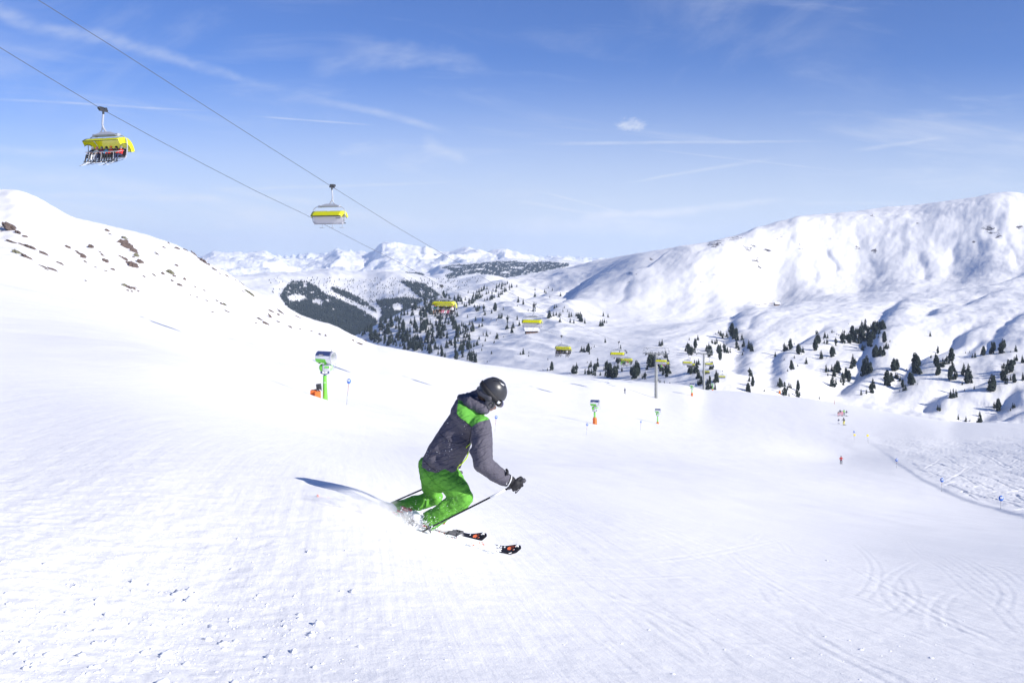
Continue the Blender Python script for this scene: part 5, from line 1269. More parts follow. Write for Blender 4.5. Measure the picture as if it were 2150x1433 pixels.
# ------------------------------------------------------------------ the skier in the foreground
from mathutils.bvhtree import BVHTree
def S(zx, zy, y):
    """a joint read off the photograph (enlarged crop) and put at its own distance"""
    px = 700+zx/3.257; py = 760+zy/3.257; return Vector(((px-CX)/F*y, y, (HY-py)/F*y))
def heather(name, c, var, bump=.35, fine=260, weave=True, crease=20):
    m, nt, b = new_mat(name); L = nt.links.new; b.inputs['Roughness'].default_value = .8; b.inputs['Specular IOR Level'].default_value = .25
    tc = N(nt, 'ShaderNodeTexCoord'); n1 = N(nt, 'ShaderNodeTexNoise'); n1.inputs['Scale'].default_value = fine; n1.inputs['Detail'].default_value = 2
    mp = N(nt, 'ShaderNodeMapping'); mp.inputs['Scale'].default_value = (1, 1, 3.5) if weave else (1, 1, 1); L(tc.outputs['Object'], mp.inputs[0]); L(mp.outputs[0], n1.inputs['Vector'])
    mx = N(nt, 'ShaderNodeMix', data_type='RGBA'); L(maprange(nt, n1.outputs['Fac'], .3, .7), mx.inputs['Factor'])
    mx.inputs['A'].default_value = (*[q*(1-var) for q in c], 1); mx.inputs['B'].default_value = (*[q*(1+var) for q in c], 1); L(mx.outputs['Result'], b.inputs['Base Color'])
    n2 = N(nt, 'ShaderNodeTexNoise'); n2.inputs['Scale'].default_value = 14; n2.inputs['Detail'].default_value = 5; n2.inputs['Distortion'].default_value = .8; L(tc.outputs['Object'], n2.inputs['Vector'])
    bp = N(nt, 'ShaderNodeBump'); bp.inputs['Strength'].default_value = bump; bp.inputs['Distance'].default_value = .03; L(n2.outputs['Fac'], bp.inputs['Height'])
    mq = N(nt, 'ShaderNodeMapping'); mq.inputs['Rotation'].default_value = (0, R(crease), 0); L(tc.outputs['Object'], mq.inputs[0])
    mq2 = N(nt, 'ShaderNodeMapping'); mq2.inputs['Scale'].default_value = (4, 5, 17); L(mq.outputs[0], mq2.inputs[0])
    n3 = N(nt, 'ShaderNodeTexNoise'); n3.inputs['Scale'].default_value = 1.0; n3.inputs['Detail'].default_value = 2; n3.inputs['Distortion'].default_value = .5; L(mq2.outputs[0], n3.inputs['Vector'])
    rid = maprange(nt, mth(nt, 'ABSOLUTE', mth(nt, 'SUBTRACT', n3.outputs['Fac'], .5)), 0, .09)
    b3 = N(nt, 'ShaderNodeBump'); b3.inputs['Strength'].default_value = .55; b3.inputs['Distance'].default_value = .010; L(rid, b3.inputs['Height']); L(b3.outputs[0], bp.inputs['Normal'])
    b2 = N(nt, 'ShaderNodeBump'); b2.inputs['Strength'].default_value = .3; b2.inputs['Distance'].default_value = .002; L(n1.outputs['Fac'], b2.inputs['Height']); L(bp.outputs[0], b2.inputs['Normal'])
    L(b2.outputs[0], b.inputs['Normal']); return m
M['jacket'] = heather('charcoal_heather', (.105, .100, .128), .30)
M['yoke'] = heather('green_panel_cloth', (.13, .43, .06), .06, .15)
M['pants'] = heather('green_ski_trousers', (.13, .40, .05), .08, .5)
M['helmet'] = simple('matt_black_helmet', (.036, .037, .043), .34, var=.1)
M['gloss'] = simple('gloss_black', (.01, .01, .013), .12)
M['strap'] = simple('black_elastic', (.012, .012, .016), .7, bump=.3)
M['grey_m'] = simple('grey_padding', (.07, .07, .085), .7, bump=.3)
M['zip'] = simple('neon_yellow_zip', (.62, .85, .02), .5)
M['seam'] = simple('dark_seam', (.02, .02, .03), .8)
M['hair'] = simple('brown_hair', (.05, .03, .02), .8)
M['boot'] = simple('white_boot_shell', (.72, .73, .76), .35, var=.04)
M['buckle'] = simple('red_buckle', (.55, .03, .035), .4)
M['snow_fleck'] = simple('snow_fleck', (.93, .95, 1.0), .6)

skier = empty('person', S(700, 780, 8.5), label='skier in a charcoal jacket with green yoke and bright green trousers carving a turn', cat='person')
SK_O = Vector(skier.location)
def attach(o, parent=None):
    """parent without moving: shift mesh data into the thing's frame"""
    o.data.transform(Matrix.Translation(-SK_O)); o.parent = parent or skier; return o
# joints
shR, shL = S(1008, 438, 8.33), S(880, 330, 8.68); elR, elL = S(1024, 690, 8.12), S(885, 540, 8.93); wrR, wrL = S(1176, 800, 8.2), S(832, 700, 8.93)
hpR, hpL = S(778, 790, 8.42), S(672, 745, 8.60); knR, knL = S(893, 925, 8.30), S(690, 925, 8.72); anR, anL = S(610, 1098, 8.36), S(402, 1012, 8.62)
pelv, belly, chest, neck = S(705, 755, 8.52), S(780, 600, 8.50), S(905, 400, 8.50), S(1000, 285, 8.48)
hd = S(1078, 222, 8.46)
hf = Vector((.78, .28, -.52)).normalized(); hu = Vector((.42, -.12, .88)); hu = (hu-hf*hu.dot(hf)).normalized(); hr = hf.cross(hu)
HM = Matrix(((hf.x, hr.x, hu.x, hd.x), (hf.y, hr.y, hu.y, hd.y), (hf.z, hr.z, hu.z, hd.z), (0, 0, 0, 1)))   # local x forward, y right, z up
def H(x, y, z): return HM @ Vector((x, y, z))
HR = HM.to_3x3()
body = [('e', H(0, 0, .005), (.090, .070, .106), HR), ('e', H(.032, 0, -.062), (.058, .050, .058), HR), ('e', H(.062, 0, -.105), (.03, .03, .022), HR),
        ('c', H(.088, 0, .02), .014, H(.118, 0, -.03), .017), ('e', H(.08, 0, .045), (.03, .06, .018), HR), ('e', H(.098, 0, -.072), (.012, .025, .008), HR), ('e', H(.096, 0, -.086), (.013, .022, .009), HR)]
body += [('e', H(-.005, s*.078, -.01), (.020, .010, .032), HR) for s in (-1, 1)] + [('e', H(.04, s*.052, -.03), (.03, .018, .02), HR) for s in (-1, 1)]
body += [('c', H(-.02, 0, -.06), .052, neck, .062), ('c', neck, .07, chest, .13), ('c', chest, .13, belly, .11), ('c', belly, .11, pelv, .12)]
for a, b_, c, r1, r2, r3 in ((shR, elR, wrR, .05, .042, .03), (shL, elL, wrL, .05, .042, .03), (hpR, knR, anR, .08, .058, .042), (hpL, knL, anL, .08, .058, .042)):
    body += [('c', a, r1, b_, r2), ('c', b_, r2, c, r3)]
body += [('c', shR, .05, chest, .09), ('c', shL, .05, chest, .09)]
attach(blob('body', body, .0085, M['skin'], None, 3))
bm = bmesh.new()
for s in (-1, 1): b_ball(bm, H(.082, s*.032, .022), .013)
attach(finish(bm, 'eyes', M['gloss']))

# jacket -----------------------------------------------------------
J = [('c', chest+Vector((0, 0, .0)), .150, S(842, 500, 8.50), .150), ('c', S(842, 500, 8.50), .150, S(762, 625, 8.50), .152), ('c', S(762, 625, 8.50), .150, S(722, 700, 8.51), .146), ('c', S(690, 676, 8.49), .095, S(762, 722, 8.44), .105),
     ('e', S(920, 385, 8.50), (.17, .20, .12), Matrix.Rotation(R(42), 3, 'Y')), ('c', shR, .088, shL, .09), ('c', S(960, 345, 8.46), .095, S(895, 310, 8.56), .095),
     ('c', S(672, 640, 8.54), .060, S(790, 725, 8.46), .085), ('c', S(655, 660, 8.62), .05, S(770, 735, 8.55), .09), ('c', S(800, 735, 8.38), .055, S(690, 672, 8.4), .055),
     ('c', S(838, 560, 8.44), .125, S(770, 690, 8.45), .115)]
J += [('c', shR, .092, S(1020, 560, 8.22), .089), ('c', S(1020, 560, 8.22), .089, elR+Vector((-.008, 0, .0)), .078), ('c', elR, .080, S(1105, 760, 8.15), .068), ('c', S(1105, 760, 8.15), .068, S(1168, 796, 8.19), .056),
      ('e', S(1012, 640, 8.18), (.095, .085, .04), Matrix.Rotation(R(10), 3, 'Y')), ('e', S(1004, 592, 8.2), (.10, .085, .035), Matrix.Rotation(R(-15), 3, 'Y'))]
J += [('c', shL, .088, elL, .075), ('c', elL, .075, S(838, 680, 8.93), .055)]
jk = blob('jacket', J, .0085, M['jacket'], None, 7, disp=[(.16, .020), (.055, .010)])
# green yoke panel: cut the cloth cleanly along its outline, then give those faces the green cloth
def paint_region(o, poly, mat, ymax):
    bm = bmesh.new(); bm.from_mesh(o.data); pts = [S(zx, zy, 8.5) for zx, zy in poly]
    c = sum(pts, Vector())/len(pts)
    for i in range(len(pts)):
        a, b_ = pts[i], pts[(i+1) % len(pts)]; n = a.cross(b_).normalized()
        lo = (min(a.x, b_.x)-.02, max(a.x, b_.x)+.02, min(a.z, b_.z)-.02, max(a.z, b_.z)+.02)
        fs = [f for f in bm.faces if lo[0] < f.calc_center_median().x*8.5/f.calc_center_median().y < lo[1] and lo[2] < f.calc_center_median().z*8.5/f.calc_center_median().y < lo[3]]
        ge = list({e for f in fs for e in f.edges}); gv = list({v for f in fs for v in f.verts})
        bmesh.ops.bisect_plane(bm, geom=fs+ge+gv, plane_co=(0, 0, 0), plane_no=n)
    P2 = [(zx, zy) for zx, zy in poly]; o.data.materials.append(mat); mi = len(o.data.materials)-1; bm.normal_update()
    for f in bm.faces:
        q = f.calc_center_median(); px = CX+F*q.x/q.y; py = HY-F*q.z/q.y
        if q.y < ymax and f.normal.dot(q) < 0 and inpoly((px-700)*3.257, (py-760)*3.257, P2): f.material_index = mi
    bm.to_mesh(o.data); bm.free()
paint_region(jk, [(856, 240), (843, 350), (862, 378), (905, 408), (945, 443), (968, 425), (1000, 406), (1062, 391), (1075, 330), (960, 250)], M['yoke'], 8.62)
def surf(o):
    dg = bpy.context.evaluated_depsgraph_get(); b = BVHTree.FromPolygons([v.co.copy() for v in o.data.vertices], [list(p.vertices) for p in o.data.polygons])
    def f(zx, zy, lift=.003):
        d = S(zx, zy, 8.5).normalized(); h = b.ray_cast(Vector((0, 0, 0)), d)
        return (h[0]-d*lift) if h[0] is not None else S(zx, zy, 8.4)
    return f
sj = surf(jk)
def on_surface_line(f, pts, rad, name, mat, parent, n=6, lift=.002):
    z = catmull([(a, b_) for a, b_ in pts], n); bm = bmesh.new(); b_tube(bm, [f(a, b_, lift) for a, b_ in z], rad, 6)
    return attach(finish(bm, name, mat), parent)
attach(jk)
on_surface_line(sj, [(936, 556), (922, 568), (907, 583)], .005, 'pocket_zip', M['zip'], jk)
on_surface_line(sj, [(923, 612), (912, 650), (880, 690), (852, 712), (842, 742)], .0055, 'side_zip', M['zip'], jk)
on_surface_line(sj, [(945, 445), (938, 490), (930, 540), (922, 570)], .0035, 'armhole_seam', M['seam'], jk)
on_surface_line(sj, [(842, 350), (862, 378), (905, 408), (945, 443)], .0022, 'yoke_seam', M['seam'], jk)
on_surface_line(sj, [(728, 488), (765, 520), (805, 546), (858, 556)], .0014, 'back_seam', M['seam'], jk)
on_surface_line(sj, [(612, 664), (660, 712), (720, 752), (780, 776), (815, 776)], .0016, 'hem', M['seam'], jk)
hood = [('c', S(882, 246, 8.62), .042, S(940, 282, 8.44), .062), ('c', S(940, 282, 8.44), .062, S(1028, 322, 8.37), .042), ('c', S(905, 235, 8.66), .035, S(968, 225, 8.6), .040),
        ('c', S(985, 208, 8.55), .030, S(1030, 292, 8.40), .034), ('c', S(968, 232, 8.58), .05, S(1012, 296, 8.46), .06), ('c', S(1010, 300, 8.42), .05, S(1040, 330, 8.45), .032), ('e', S(900, 262, 8.55), (.075, .06, .045), Matrix.Rotation(R(35), 3, 'Y'))]
hd_o = attach(blob('hood', hood, .0075, M['jacket'], None, 2, disp=[(.07, .022), (.035, .012)]), jk)
# trousers ---------------------------------------------------------
P = [('e', pelv+Vector((0, 0, -.01)), (.150, .155, .13), Matrix.Rotation(R(35), 3, 'Y')), ('c', hpL+Vector((0, 0, .03)), .12, hpR, .122), ('c', S(655, 715, 8.56), .085, S(740, 795, 8.45), .12),
     ('c', hpR, .118, S(842, 865, 8.33), .102), ('c', S(842, 865, 8.33), .102, knR, .084), ('e', knR+Vector((.0, -.01, 0)), (.076, .08, .084)),
     ('c', knR+Vector((-.01, 0, -.01)), .088, S(780, 1002, 8.32), .078), ('c', S(780, 1002, 8.32), .078, S(662, 1082, 8.35), .074),
     ('c', hpL, .108, S(672, 850, 8.68), .082), ('c', S(672, 850, 8.68), .082, knL, .072), ('e', S(696, 925, 8.70), (.07, .08, .066)),
     ('c', knL, .068, S(550, 972, 8.68), .066), ('c', S(550, 972, 8.68), .066, S(424, 1006, 8.64), .064),
     ('e', S(862, 962, 8.3), (.06, .07, .028), Matrix.Rotation(R(25), 3, 'Y')), ('e', S(640, 950, 8.7), (.022, .08, .075), Matrix.Rotation(R(20), 3, 'Y'))]
tr = blob('trousers', P, .0085, M['pants'], None, 4, disp=[(.13, .030), (.05, .016)])
st = surf(tr); attach(tr)
on_surface_line(st, [(600, 700), (650, 780), (720, 850), (800, 905)], .0022, 'crotch_seam', M['pants'], tr)
on_surface_line(st, [(855, 790), (840, 830), (848, 850)], .003, 'pocket_seam', M['pants'], tr)
on_surface_line(st, [(845, 772), (905, 850), (940, 905), (948, 935), (900, 985), (800, 1050)], .0028, 'side_seam', M['pants'], tr)
on_surface_line(st, [(640, 1092), (720, 1050), (800, 1010)], .0022, 'inner_seam', M['pants'], tr)
for a, b_, c in ((S(700, 1056, 8.35), S(650, 1088, 8.35), .084), (S(460, 998, 8.65), S(415, 1008, 8.64), .074)):   # widened trouser hems
    bm = bmesh.new(); d = (b_-a); pts = [a.lerp(b_, t) for t in (0, .5, 1, 1.04, 1.0, .6)]; b_tube(bm, pts, [c*.95, c*.98, c, c*.97, c*.86, c*.82], 28, cap=False)
    attach(finish(bm, 'trouser_hem', M['pants']), tr)
# boots -------------------------------------------------------------
def ground_pt(px, py):
    p = near_at(px, py); return p
skR_tip, skR_mid = S(1255, 1312, 8.60), S(640, 1158, 8.36); skL_tip, skL_mid = S(1022, 1228, 8.84), S(415, 1070, 8.60)
def ski_frame(mid, tip):
    d = (tip-mid); d.normalize(); n = Vector((.30, .20, 1)).normalized(); n = (n-d*n.dot(d)).normalized(); r_ = d.cross(n); return d, n, r_
for nm, an, mid, tip, side in (('right', anR, skR_mid, skR_tip, 1), ('left', anL, skL_mid, skL_tip, -1)):
    d, n, r_ = ski_frame(mid, tip); sole = mid+n*.045
    heel, toe = sole-d*.13, sole+d*.17
    kn = knR if side > 0 else knL; up = (kn-an).normalized(); top = an+up*.12
    pr = [('c', heel+n*.035, .042, toe+n*.03, .046), ('c', heel+n*.03+d*.02, .040, an, .048), ('c', an, .050, top, .048), ('c', sole+d*.06+n*.03, .042, an+d*.01, .048), ('c', toe+n*.035, .042, sole+n*.055+d*.03, .044)]
    bo = blob('boot', pr, .0075, M['boot'], None, 3); bo['label'] = nm+' white ski boot with red buckles'; sb = bo; attach(bo)
    for q in (.0, .05, .10):
        bm = bmesh.new(); c = an.lerp(top, q*10*.8) - Vector((0, .066, 0)) + r_*0
        b_box(bm, c+d*(.03), (.055, .016, .018), rot=Matrix.Rotation(R(20), 3, 'Y'), bev=.004); attach(finish(bm, 'buckle', M['buckle']), bo)
    for q in (.06, .11):
        bm = bmesh.new(); b_box(bm, sole+d*q+n*.075-Vector((0, .045, 0)), (.05, .016, .02), rot=Matrix.Rotation(R(28), 3, 'Y'), bev=.004); attach(finish(bm, 'buckle', M['buckle']), bo)
# helmet, goggles ---------------------------------------------------
bm = bmesh.new(); bmesh.ops.create_uvsphere(bm, u_segments=48, v_segments=32, radius=1.0)
for v in bm.verts:
    x, y, z = v.co
    t = min(1, max(0, (x+.05)/.6)); lowcut = -.62+.57*t*t*(3-2*t)
    if z < lowcut: z = lowcut - (lowcut-z)*.06
    v.co = Vector((x*.126-.004, y*.108, z*.122+.030))
bmesh.ops.transform(bm, matrix=HM, verts=bm.verts); hel = attach(finish(bm, 'helmet', M['helmet']))
for a, w in (([(-.12, -.2), (-.02, .16)], 1),):
    for y0 in (-.045, .0, .045):
        bm = bmesh.new(); b_tube(bm, [H(.126*math.cos(R(t))*math.sqrt(1-(y0/.108)**2)-.004, y0, .122*math.sin(R(t))*math.sqrt(1-(y0/.108)**2)+.031) for t in range(62, 128, 8)], .0035, 5); attach(finish(bm, 'vent_rib', M['gloss']), hel)
ep = blob('ear_pad', [('e', H(.008, .088, -.050), (.050, .020, .052), HR), ('e', H(.008, -.088, -.050), (.050, .020, .052), HR), ('c', H(-.03, .09, -.01), .03, H(-.095, .04, -.02), .03), ('c', H(-.03, -.09, -.01), .03, H(-.095, -.04, -.02), .03), ('c', H(.005, .097, -.08), .02, H(.035, .07, -.11), .012), ('c', H(-.095, .04, -.02), .03, H(-.095, -.04, -.02), .03)], .006, M['grey_m'], None, 2)
attach(ep, hel)
bm = bmesh.new(); b_tube(bm, [H(.014+.018*math.cos(a), .109, -.050+.02*math.sin(a)) for a in np.linspace(0, 6.28, 14)], .0035, 6); attach(finish(bm, 'ear_ring', M['gloss']), hel)
bm = bmesh.new(); rows = []                                                  # goggle strap round the helmet
for k in range(41):
    a = R(38+(322-38)*k/40); ex, ey = math.cos(a)*.130-.004, math.sin(a)*.1125
    rows.append([bm.verts.new(H(ex, ey, .012-.030*math.cos(a)+dz)) for dz in (-.019, .019)])
for k in range(40): bm.faces.new((rows[k][0], rows[k+1][0], rows[k+1][1], rows[k][1]))
o = finish(bm, 'goggle_strap', M['strap']); md = o.modifiers.new('t', 'SOLIDIFY'); md.thickness = .004; md.offset = 0; attach(o, hel)
bm = bmesh.new(); b_box(bm, (0, 0, 0), (.03, .004, .024)); bmesh.ops.transform(bm, matrix=HM @ Matrix.Translation((.058, .1035, -.002)) @ Matrix.Rotation(R(-28), 4, 'Z'), verts=bm.verts); attach(finish(bm, 'strap_logo', M['white_p']), hel)
bm = bmesh.new(); b_box(bm, (0, 0, 0), (.034, .012, .003), bev=.001); bmesh.ops.transform(bm, matrix=HM @ Matrix.Translation((.012, .052, .1375)) @ Matrix.Rotation(R(-26), 4, 'X'), verts=bm.verts); attach(finish(bm, 'helmet_logo', M['white_p']), hel)
gog = blob('goggles', [('c', H(.090, .05, -.020), .030, H(.099, 0, -.020), .034), ('c', H(.099, 0, -.020), .034, H(.090, -.05, -.020), .030), ('c', H(.074, .076, -.018), .024, H(.090, .05, -.020), .029), ('c', H(.074, -.076, -.018), .024, H(.090, -.05, -.020), .029)], .006, M['gloss'], None, 2)
attach(gog, hel)
bm = bmesh.new(); b_ball(bm, (0, 0, 0), (.03, .075, .032), seg=20); bmesh.ops.transform(bm, matrix=HM @ Matrix.Translation((.107, 0, -.020)), verts=bm.verts); M['lens'] = simple('mirror_lens', (.25, .22, .3), .08, .8); attach(finish(bm, 'lens', M['lens']), gog)
attach(blob('hair', [('e', H(-.05, 0, -.04), (.052, .062, .05), HR)], .008, M['hair'], None, 1))
# gloves and poles ---------------------------------------------------
def glove(wr, grip, axis, out, side, nm):
    """fingers closed round a pole grip; axis points up the pole, out points to the knuckles"""
    axis = axis.normalized(); out = (out-axis*out.dot(axis)).normalized(); acr = axis.cross(out)*side
    pr = [('c', wr, .046, wr.lerp(grip-out*.02, .55), .042), ('e', grip-out*.012-acr*.024, (.036, .036, .036)), ('c', grip-axis*.03-acr*.024, .024, grip+axis*.036-acr*.024, .024)]
    for k, off in enumerate((-.038, -.013, .013, .038)):
        L = (.9, 1.0, .97, .8)[k]; b0 = grip+axis*off-acr*.030; j1 = grip+axis*(off*1.05)+out*.034*L-acr*.016; j2 = grip+axis*(off*1.05)+out*.036*L+acr*.018; tp = grip+axis*off+out*.008+acr*.034
        pr += [('c', b0, .0135, j1, .0125), ('c', j1, .0125, j2, .0115), ('c', j2, .0115, tp, .0105)]
    t0 = grip-out*.03+axis*.03-acr*.01; t1 = grip-out*.028+axis*.058+acr*.014; t2 = grip-out*.004+axis*.066+acr*.024
    pr += [('c', t0, .017, t1, .014), ('c', t1, .014, t2, .012)]
    g = attach(blob('glove', pr, .0045, M['strap'], None, 2)); g['label'] = nm+' black ski glove closed round the pole grip'
    d = (grip-wr).normalized(); bm = bmesh.new(); b_tube(bm, [wr-d*.035, wr-d*.01, wr+d*.02, wr+d*.035], [.062, .060, .053, .048], 20); attach(finish(bm, 'cuff', M['strap']), g)
    bm = bmesh.new(); b_tube(bm, [wr+d*.028, wr+d*.036], [.0535, .0515], 20); attach(finish(bm, 'cuff_stripe', M['white_p']), g)
    for k, w in enumerate((.008, .012, .007, .01)):
        bm = bmesh.new(); b_box(bm, wr+d*.012+Vector((0, -.058, .016-k*.012)), (.008, .004, w*.8)); attach(finish(bm, 'cuff_mark', M['white_p']), g)
    return g
def pole(label, handp, tipp, axis):
    r = empty('ski_pole', tipp, (0, 0, 0), label, 'ski pole', 'ski poles of the green trousered skier'); o = tipp; ax = (handp-tipp).normalized()
    bm = bmesh.new(); b_tube(bm, [Vector((0, 0, 0)), handp-o-ax*.05], [.0065, .0085], 8); finish(bm, 'shaft', M['gloss'], r)
    bm = bmesh.new(); b_tube(bm, [handp-o-ax*.24, handp-o-ax*.10], .0095, 8); finish(bm, 'shaft_band', M['white_p'], r)
    bm = bmesh.new(); b_tube(bm, [handp-o-ax*.075, handp-o-ax*.03, handp-o+ax*.045, handp-o+ax*.07, handp-o+ax*.088], [.013, .017, .016, .021, .012], 10); finish(bm, 'grip', M['grey_m'], r)
    q = ax.to_track_quat('Z', 'Y').to_matrix(); bm = bmesh.new(); b_tube(bm, [ax*.06, ax*.066, ax*.075], [.042, .040, .012], 14); b_tube(bm, [ax*-.03, ax*.06], [.003, .007], 6); finish(bm, 'basket', M['grey_m'], r)
    bm = bmesh.new(); c = handp-o+ax*.06; b_tube(bm, curve_pts([c, c+Vector((-.02, .02, -.06)), c+Vector((-.06, .0, -.10)), c+Vector((-.04, 0, -.05)), c]), .004, 5); finish(bm, 'strap', M['strap'], r)
    return r, ax
gR = S(1250, 834, 8.22); tR = S(604, 1262, 8.12); tR.z = max(tR.z, ground_z(tR.x, tR.y))
pr_, axR = pole('near ski pole held in the right hand, slanting down to the snow', gR, tR, None)
glove(wrR, gR, axR, Vector((.85, .1, -.55)), 1, 'right')
gL = S(822, 776, 8.92); tL = S(304, 1000, 9.05)
pr2, axL = pole('far ski pole mostly hidden behind the legs, its basket showing left of the boots', gL, tL, None)
bm = bmesh.new(); b_tube(bm, curve_pts([S(1168, 772, 8.16), S(1186, 764, 8.13), S(1190, 744, 8.14), S(1180, 730, 8.16)]), [.006]*6+[.012]*6+[.010]*6+[.004], 8); attach(finish(bm, 'cuff_strap', M['strap']))
glove(wrL, gL, axL, Vector((.8, .2, -.5)), -1, 'left')
# skis ----------------------------------------------------------------
mski, nt, b = new_mat('ski_topsheet'); L = nt.links.new; b.inputs['Roughness'].default_value = .25
tc = N(nt, 'ShaderNodeTexCoord'); sp = N(nt, 'ShaderNodeSeparateXYZ'); L(tc.outputs['Object'], sp.inputs[0])
n1 = N(nt, 'ShaderNodeTexNoise'); n1.inputs['Scale'].default_value = 16; n1.inputs['Detail'].default_value = 3; n1.inputs['Distortion'].default_value = 1.5; L(tc.outputs['Object'], n1.inputs['Vector'])
n2 = N(nt, 'ShaderNodeTexNoise'); n2.inputs['Scale'].default_value = 9; n2.inputs['Detail'].default_value = 3; mpp = N(nt, 'ShaderNodeMapping'); mpp.inputs['Location'].default_value = (4, 3, 1); L(tc.outputs['Object'], mpp.inputs[0]); L(mpp.outputs[0], n2.inputs['Vector'])
tipf = maprange(nt, sp.outputs['X'], .60, .74)
orf = mth(nt, 'GREATER_THAN', mth(nt, 'MULTIPLY_ADD', tipf, .10, n1.outputs['Fac']), .60); tail = maprange(nt, sp.outputs['X'], -.25, -.35); orf = mth(nt, 'MAXIMUM', orf, mth(nt, 'MULTIPLY', tail, mth(nt, 'GREATER_THAN', n1.outputs['Fac'], .54)))
bkf = mth(nt, 'MULTIPLY', maprange(nt, sp.outputs['X'], .60, .66), mth(nt, 'GREATER_THAN', n2.outputs['Fac'], .36))
ma = N(nt, 'ShaderNodeMix', data_type='RGBA'); L(orf, ma.inputs['Factor']); ma.inputs['A'].default_value = (.80, .81, .84, 1); ma.inputs['B'].default_value = (.78, .17, .07, 1)
mb = N(nt, 'ShaderNodeMix', data_type='RGBA'); L(bkf, mb.inputs['Factor']); L(ma.outputs['Result'], mb.inputs['A']); mb.inputs['B'].default_value = (.015, .015, .02, 1); L(mb.outputs['Result'], b.inputs['Base Color'])
def big_ski(mid, tip, roll, label):
    d, n, r_ = ski_frame(mid, tip); rot = Matrix((d, -r_, n)).transposed()
    q = rot.to_4x4() @ Matrix.Rotation(R(roll), 4, 'X')
    r = empty('ski', mid, q.to_euler(), label, 'ski', 'skis of the green trousered skier'); Lf = (tip-mid).length
    bm = bmesh.new(); m = 44; top = []; bot = []
    for k in range(m+1):
        x = -.70+(Lf+.70)*k/m; t = x/Lf; w = .034+.022*max(0, t)**2.2+.014*max(0, -x/.8)**2
        if t > .93: w *= math.sqrt(max(.02, 1-((t-.93)/.075)**2))
        h = .075*max(0, (t-.80)/.2)**2 + 0; th = .017*(1-.5*abs(t)**3)+.004
        top.append([bm.verts.new((x, y, h+th-.004*abs(y/w)**3 if w > .001 else h)) for y in (-w, -w*.5, 0, w*.5, w)]); bot.append([bm.verts.new((x, y, h)) for y in (-w, w)])
    for k in range(m):
        for i in range(4): bm.faces.new((top[k][i], top[k+1][i], top[k+1][i+1], top[k][i+1]))
        bm.faces.new((bot[k][0], bot[k][1], bot[k+1][1], bot[k+1][0])); bm.faces.new((bot[k][0], bot[k+1][0], top[k+1][0], top[k][0])); bm.faces.new((bot[k][1], top[k][4], top[k+1][4], bot[k+1][1]))
    bmesh.ops.recalc_face_normals(bm, faces=bm.faces); flat_angle(finish(bm, 'ski_board', mski, r), 50)
    bm = bmesh.new(); b_box(bm, (.21, 0, .045), (.09, .06, .05), bev=.012); b_tube(bm, [(.24, -.028, .06), (.29, 0, .085), (.24, .028, .06)], .012, 6); finish(bm, 'toe_piece', M['grey_m'], r)
    bm = bmesh.new(); b_box(bm, (-.19, 0, .05), (.11, .06, .06), bev=.012); b_tube(bm, [(-.22, 0, .07), (-.27, 0, .11)], .014, 6); finish(bm, 'heel_piece', M['grey_m'], r)
    bm = bmesh.new(); b_box(bm, (Lf-.035, 0, .088), (.022, .03, .003), rot=None); finish(bm, 'tip_logo', M['white_p'], r)
    return r
big_ski(skR_mid, skR_tip, 30, 'near ski under the right boot, its dark orange tip farthest right')
big_ski(skL_mid, skL_tip, 30, 'far ski under the left boot with the black and orange tip')
# snow thrown up by the skis -------------------------------------------
rg = np.random.default_rng(33); V = []; Fc = []; off = 0
ico = bmesh.new(); bmesh.ops.create_icosphere(ico, subdivisions=1, radius=1); ico.verts.index_update(); iv = np.array([v.co[:] for v in ico.verts]); jf = np.array([[v.index for v in f.verts] for f in ico.faces]); ico.free()
def flake(p, s):
    global off
    V.append(iv*s*rg.uniform(.6, 1.3, (len(iv), 1))+np.array(p)); Fc.append(jf+off); off += len(iv)
for k in range(4600):
    t = rg.beta(1.6, 1.3); zx = 40+640*t+rg.normal(0, 35); base = 1040+.20*zx*.9; zy = base+abs(rg.normal(0, 1))*-(24+34*t)+rg.uniform(-8, 34); y = 8.26+rg.normal(0, .10)
    flake(S(zx, zy, y), min(.006, .0012+rg.exponential(.0011)))
for k in range(170):
    zx = rg.uniform(420, 900); zy = rg.uniform(900, 1160); flake(S(zx, zy, 8.15+rg.uniform(-.1, .1)), .0010+rg.exponential(.0004))
for k in range(46):
    a, b_ = [(770, 420), (878, 446), (742, 538), (664, 585), (755, 636), (790, 612), (822, 568), (650, 640), (690, 700), (720, 745), (640, 610), (700, 740)][k % 12]; flake(sj(a+rg.normal(0, 26), b_+rg.normal(0, 26), .004), .0015+rg.exponential(.0008))
for k in range(900):
    zx = rg.uniform(560, 1150); zy = 1130+.22*(zx-560)+abs(rg.normal(0, 22)); flake(S(zx, zy, 8.3+rg.normal(0, .05)), .002+rg.exponential(.0015))
V = np.concatenate(V); Fc = np.concatenate(Fc); me = bpy.data.meshes.new('snow_spray'); me.from_pydata(V.tolist(), [], Fc.tolist()); me.materials.append(M['snow_fleck'])
o = bpy.data.objects.new('snow_spray', me); COL.objects.link(o); tag(o, 'flying snow flecks round the boots and skis of the carving skier', kind='stuff')
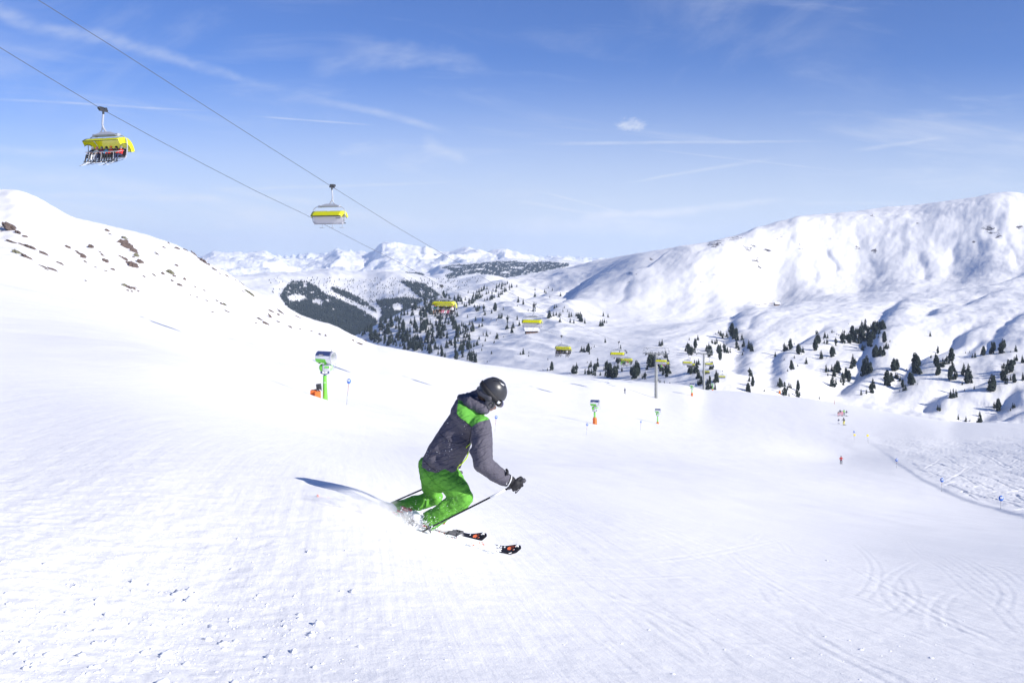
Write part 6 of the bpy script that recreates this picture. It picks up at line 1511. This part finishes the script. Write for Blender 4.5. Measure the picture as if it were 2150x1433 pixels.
def puff(c, radii, rot, dens, name, label, sc=6):
    m = bpy.data.materials.new('powder_cloud'); m.use_nodes = True; nt = m.node_tree; nt.nodes.clear(); L = nt.links.new
    out = N(nt, 'ShaderNodeOutputMaterial'); vp = N(nt, 'ShaderNodeVolumePrincipled'); vp.inputs['Color'].default_value = (1, 1, 1, 1); vp.inputs['Anisotropy'].default_value = 0
    tc = N(nt, 'ShaderNodeTexCoord'); ln = N(nt, 'ShaderNodeVectorMath', operation='LENGTH'); L(tc.outputs['Object'], ln.inputs[0])
    fall = maprange(nt, ln.outputs['Value'], 1.0, .15); nz = N(nt, 'ShaderNodeTexNoise'); nz.inputs['Scale'].default_value = 2.6; nz.inputs['Detail'].default_value = 5; nz.inputs['Roughness'].default_value = .65; L(tc.outputs['Object'], nz.inputs['Vector'])
    L(mth(nt, 'MULTIPLY', mth(nt, 'MULTIPLY', fall, maprange(nt, nz.outputs['Fac'], .38, .72)), dens), vp.inputs['Density']); L(vp.outputs[0], out.inputs['Volume'])
    bm = bmesh.new(); bmesh.ops.create_icosphere(bm, subdivisions=3, radius=1.0); o = finish(bm, name, m); o.location = c; o.scale = radii; o.rotation_euler = rot
    return tag(o, label, kind='stuff')
puff(S(205, 1020, 8.22), (.52, .28, .19), (0, R(14), 0), 44, 'snow_cloud', 'white powder cloud hanging over the ski tails')
puff(S(560, 1185, 8.12), (.36, .14, .08), (0, R(14), 0), 26, 'snow_cloud', 'white powder cloud at the right boot')
# ------------------------------------------------------------------ loose clumps of snow near the camera
rg = np.random.default_rng(77); ico = bmesh.new(); bmesh.ops.create_icosphere(ico, subdivisions=2, radius=1); ico.verts.index_update()
iv = np.array([v.co[:] for v in ico.verts]); jf = np.array([[v.index for v in f.verts] for f in ico.faces]); ico.free()
V = []; Fc = []; off = 0; n = 0
shapes = []
for k in range(8):
    o1, o2 = rg.uniform(0, 40, 2); d = 1+.55*perlin(iv[:, 0]*1.6+o1+iv[:, 2], iv[:, 1]*1.6+o2-iv[:, 2])+.2*perlin(iv[:, 0]*4+o2, iv[:, 1]*4+iv[:, 2]*3+o1); shapes.append(iv*d[:, None])
big = [(400,1262,13),(372,1250,13),(280,1222,9),(470,1320,0),(668,1312,11),(655,1330,8),(648,1160,6),(205,1262,9),(225,1290,8),(142,1286,7),(50,1350,10),(170,1378,9),(468,1352,9),(617,1368,9),(495,1345,6),(755,1358,6),(315,1228,6),(160,1232,6),(398,1240,8),(615,1370,6),(70,1402,7),(390,1395,8),(715,1240,4),(500,1132,4),(14,1245,5)]
def clump(px, py, sp, flat=.8):
    global off, n
    x, y = near_place(px, py, ymin=2.2); z = ground_z(x, y); s = sp/F*y/2; v = shapes[int(rg.integers(8))]; a = rg.uniform(0, 6.28); c, q = math.cos(a), math.sin(a); st = rg.uniform(.8, 1.25)
    V.append(np.stack([(v[:, 0]*c-v[:, 1]*q)*s*st+x, (v[:, 0]*q+v[:, 1]*c)*s+y, v[:, 2]*s*flat+z+s*flat*(.25 if flat > .6 else .05)], 1)); Fc.append(jf+off); off += len(v); n += 1
for px, py, sp in big:
    if sp: clump(px, py, sp*1.7)
for k in range(420):
    px = rg.uniform(-60, 900)*rg.uniform(.3, 1); py = 1140+300*rg.beta(1.4, 1.2)
    if float(perlin(np.array([px*.01+5]), np.array([py*.025]))[0]) < -.12: continue
    clump(px, py, (4+rg.exponential(4.5))*(.35+.65*(py-1100)/330), .62)
while n < 2300:
    px = rg.uniform(-80, 2200); py = 1080+370*rg.beta(1.5, 1.1)
    dens = sst(1000, 250, px)*.9+.06; dens *= .35+1.3*max(0, float(perlin(np.array([px*.008]), np.array([py*.02]))[0])+.25)
    if rg.uniform() > dens: continue
    clump(px, py, min(10, 1.2+rg.exponential(1.6)*(.4+.8*(py-1080)/300)), .42)
V = np.concatenate(V); Fc = np.concatenate(Fc); me = bpy.data.meshes.new('snow_clumps'); me.from_pydata(V.tolist(), [], Fc.tolist()); me.polygons.foreach_set('use_smooth', [True]*len(me.polygons)); me.materials.append(M['snow_plain'])
o = bpy.data.objects.new('snow_clumps', me); COL.objects.link(o); tag(o, 'loose clumps and crumbs of snow lying on the foreground slope', kind='stuff')
for t in (sit, stand): drop_tree(t)
bpy.data.objects.remove(ski0)
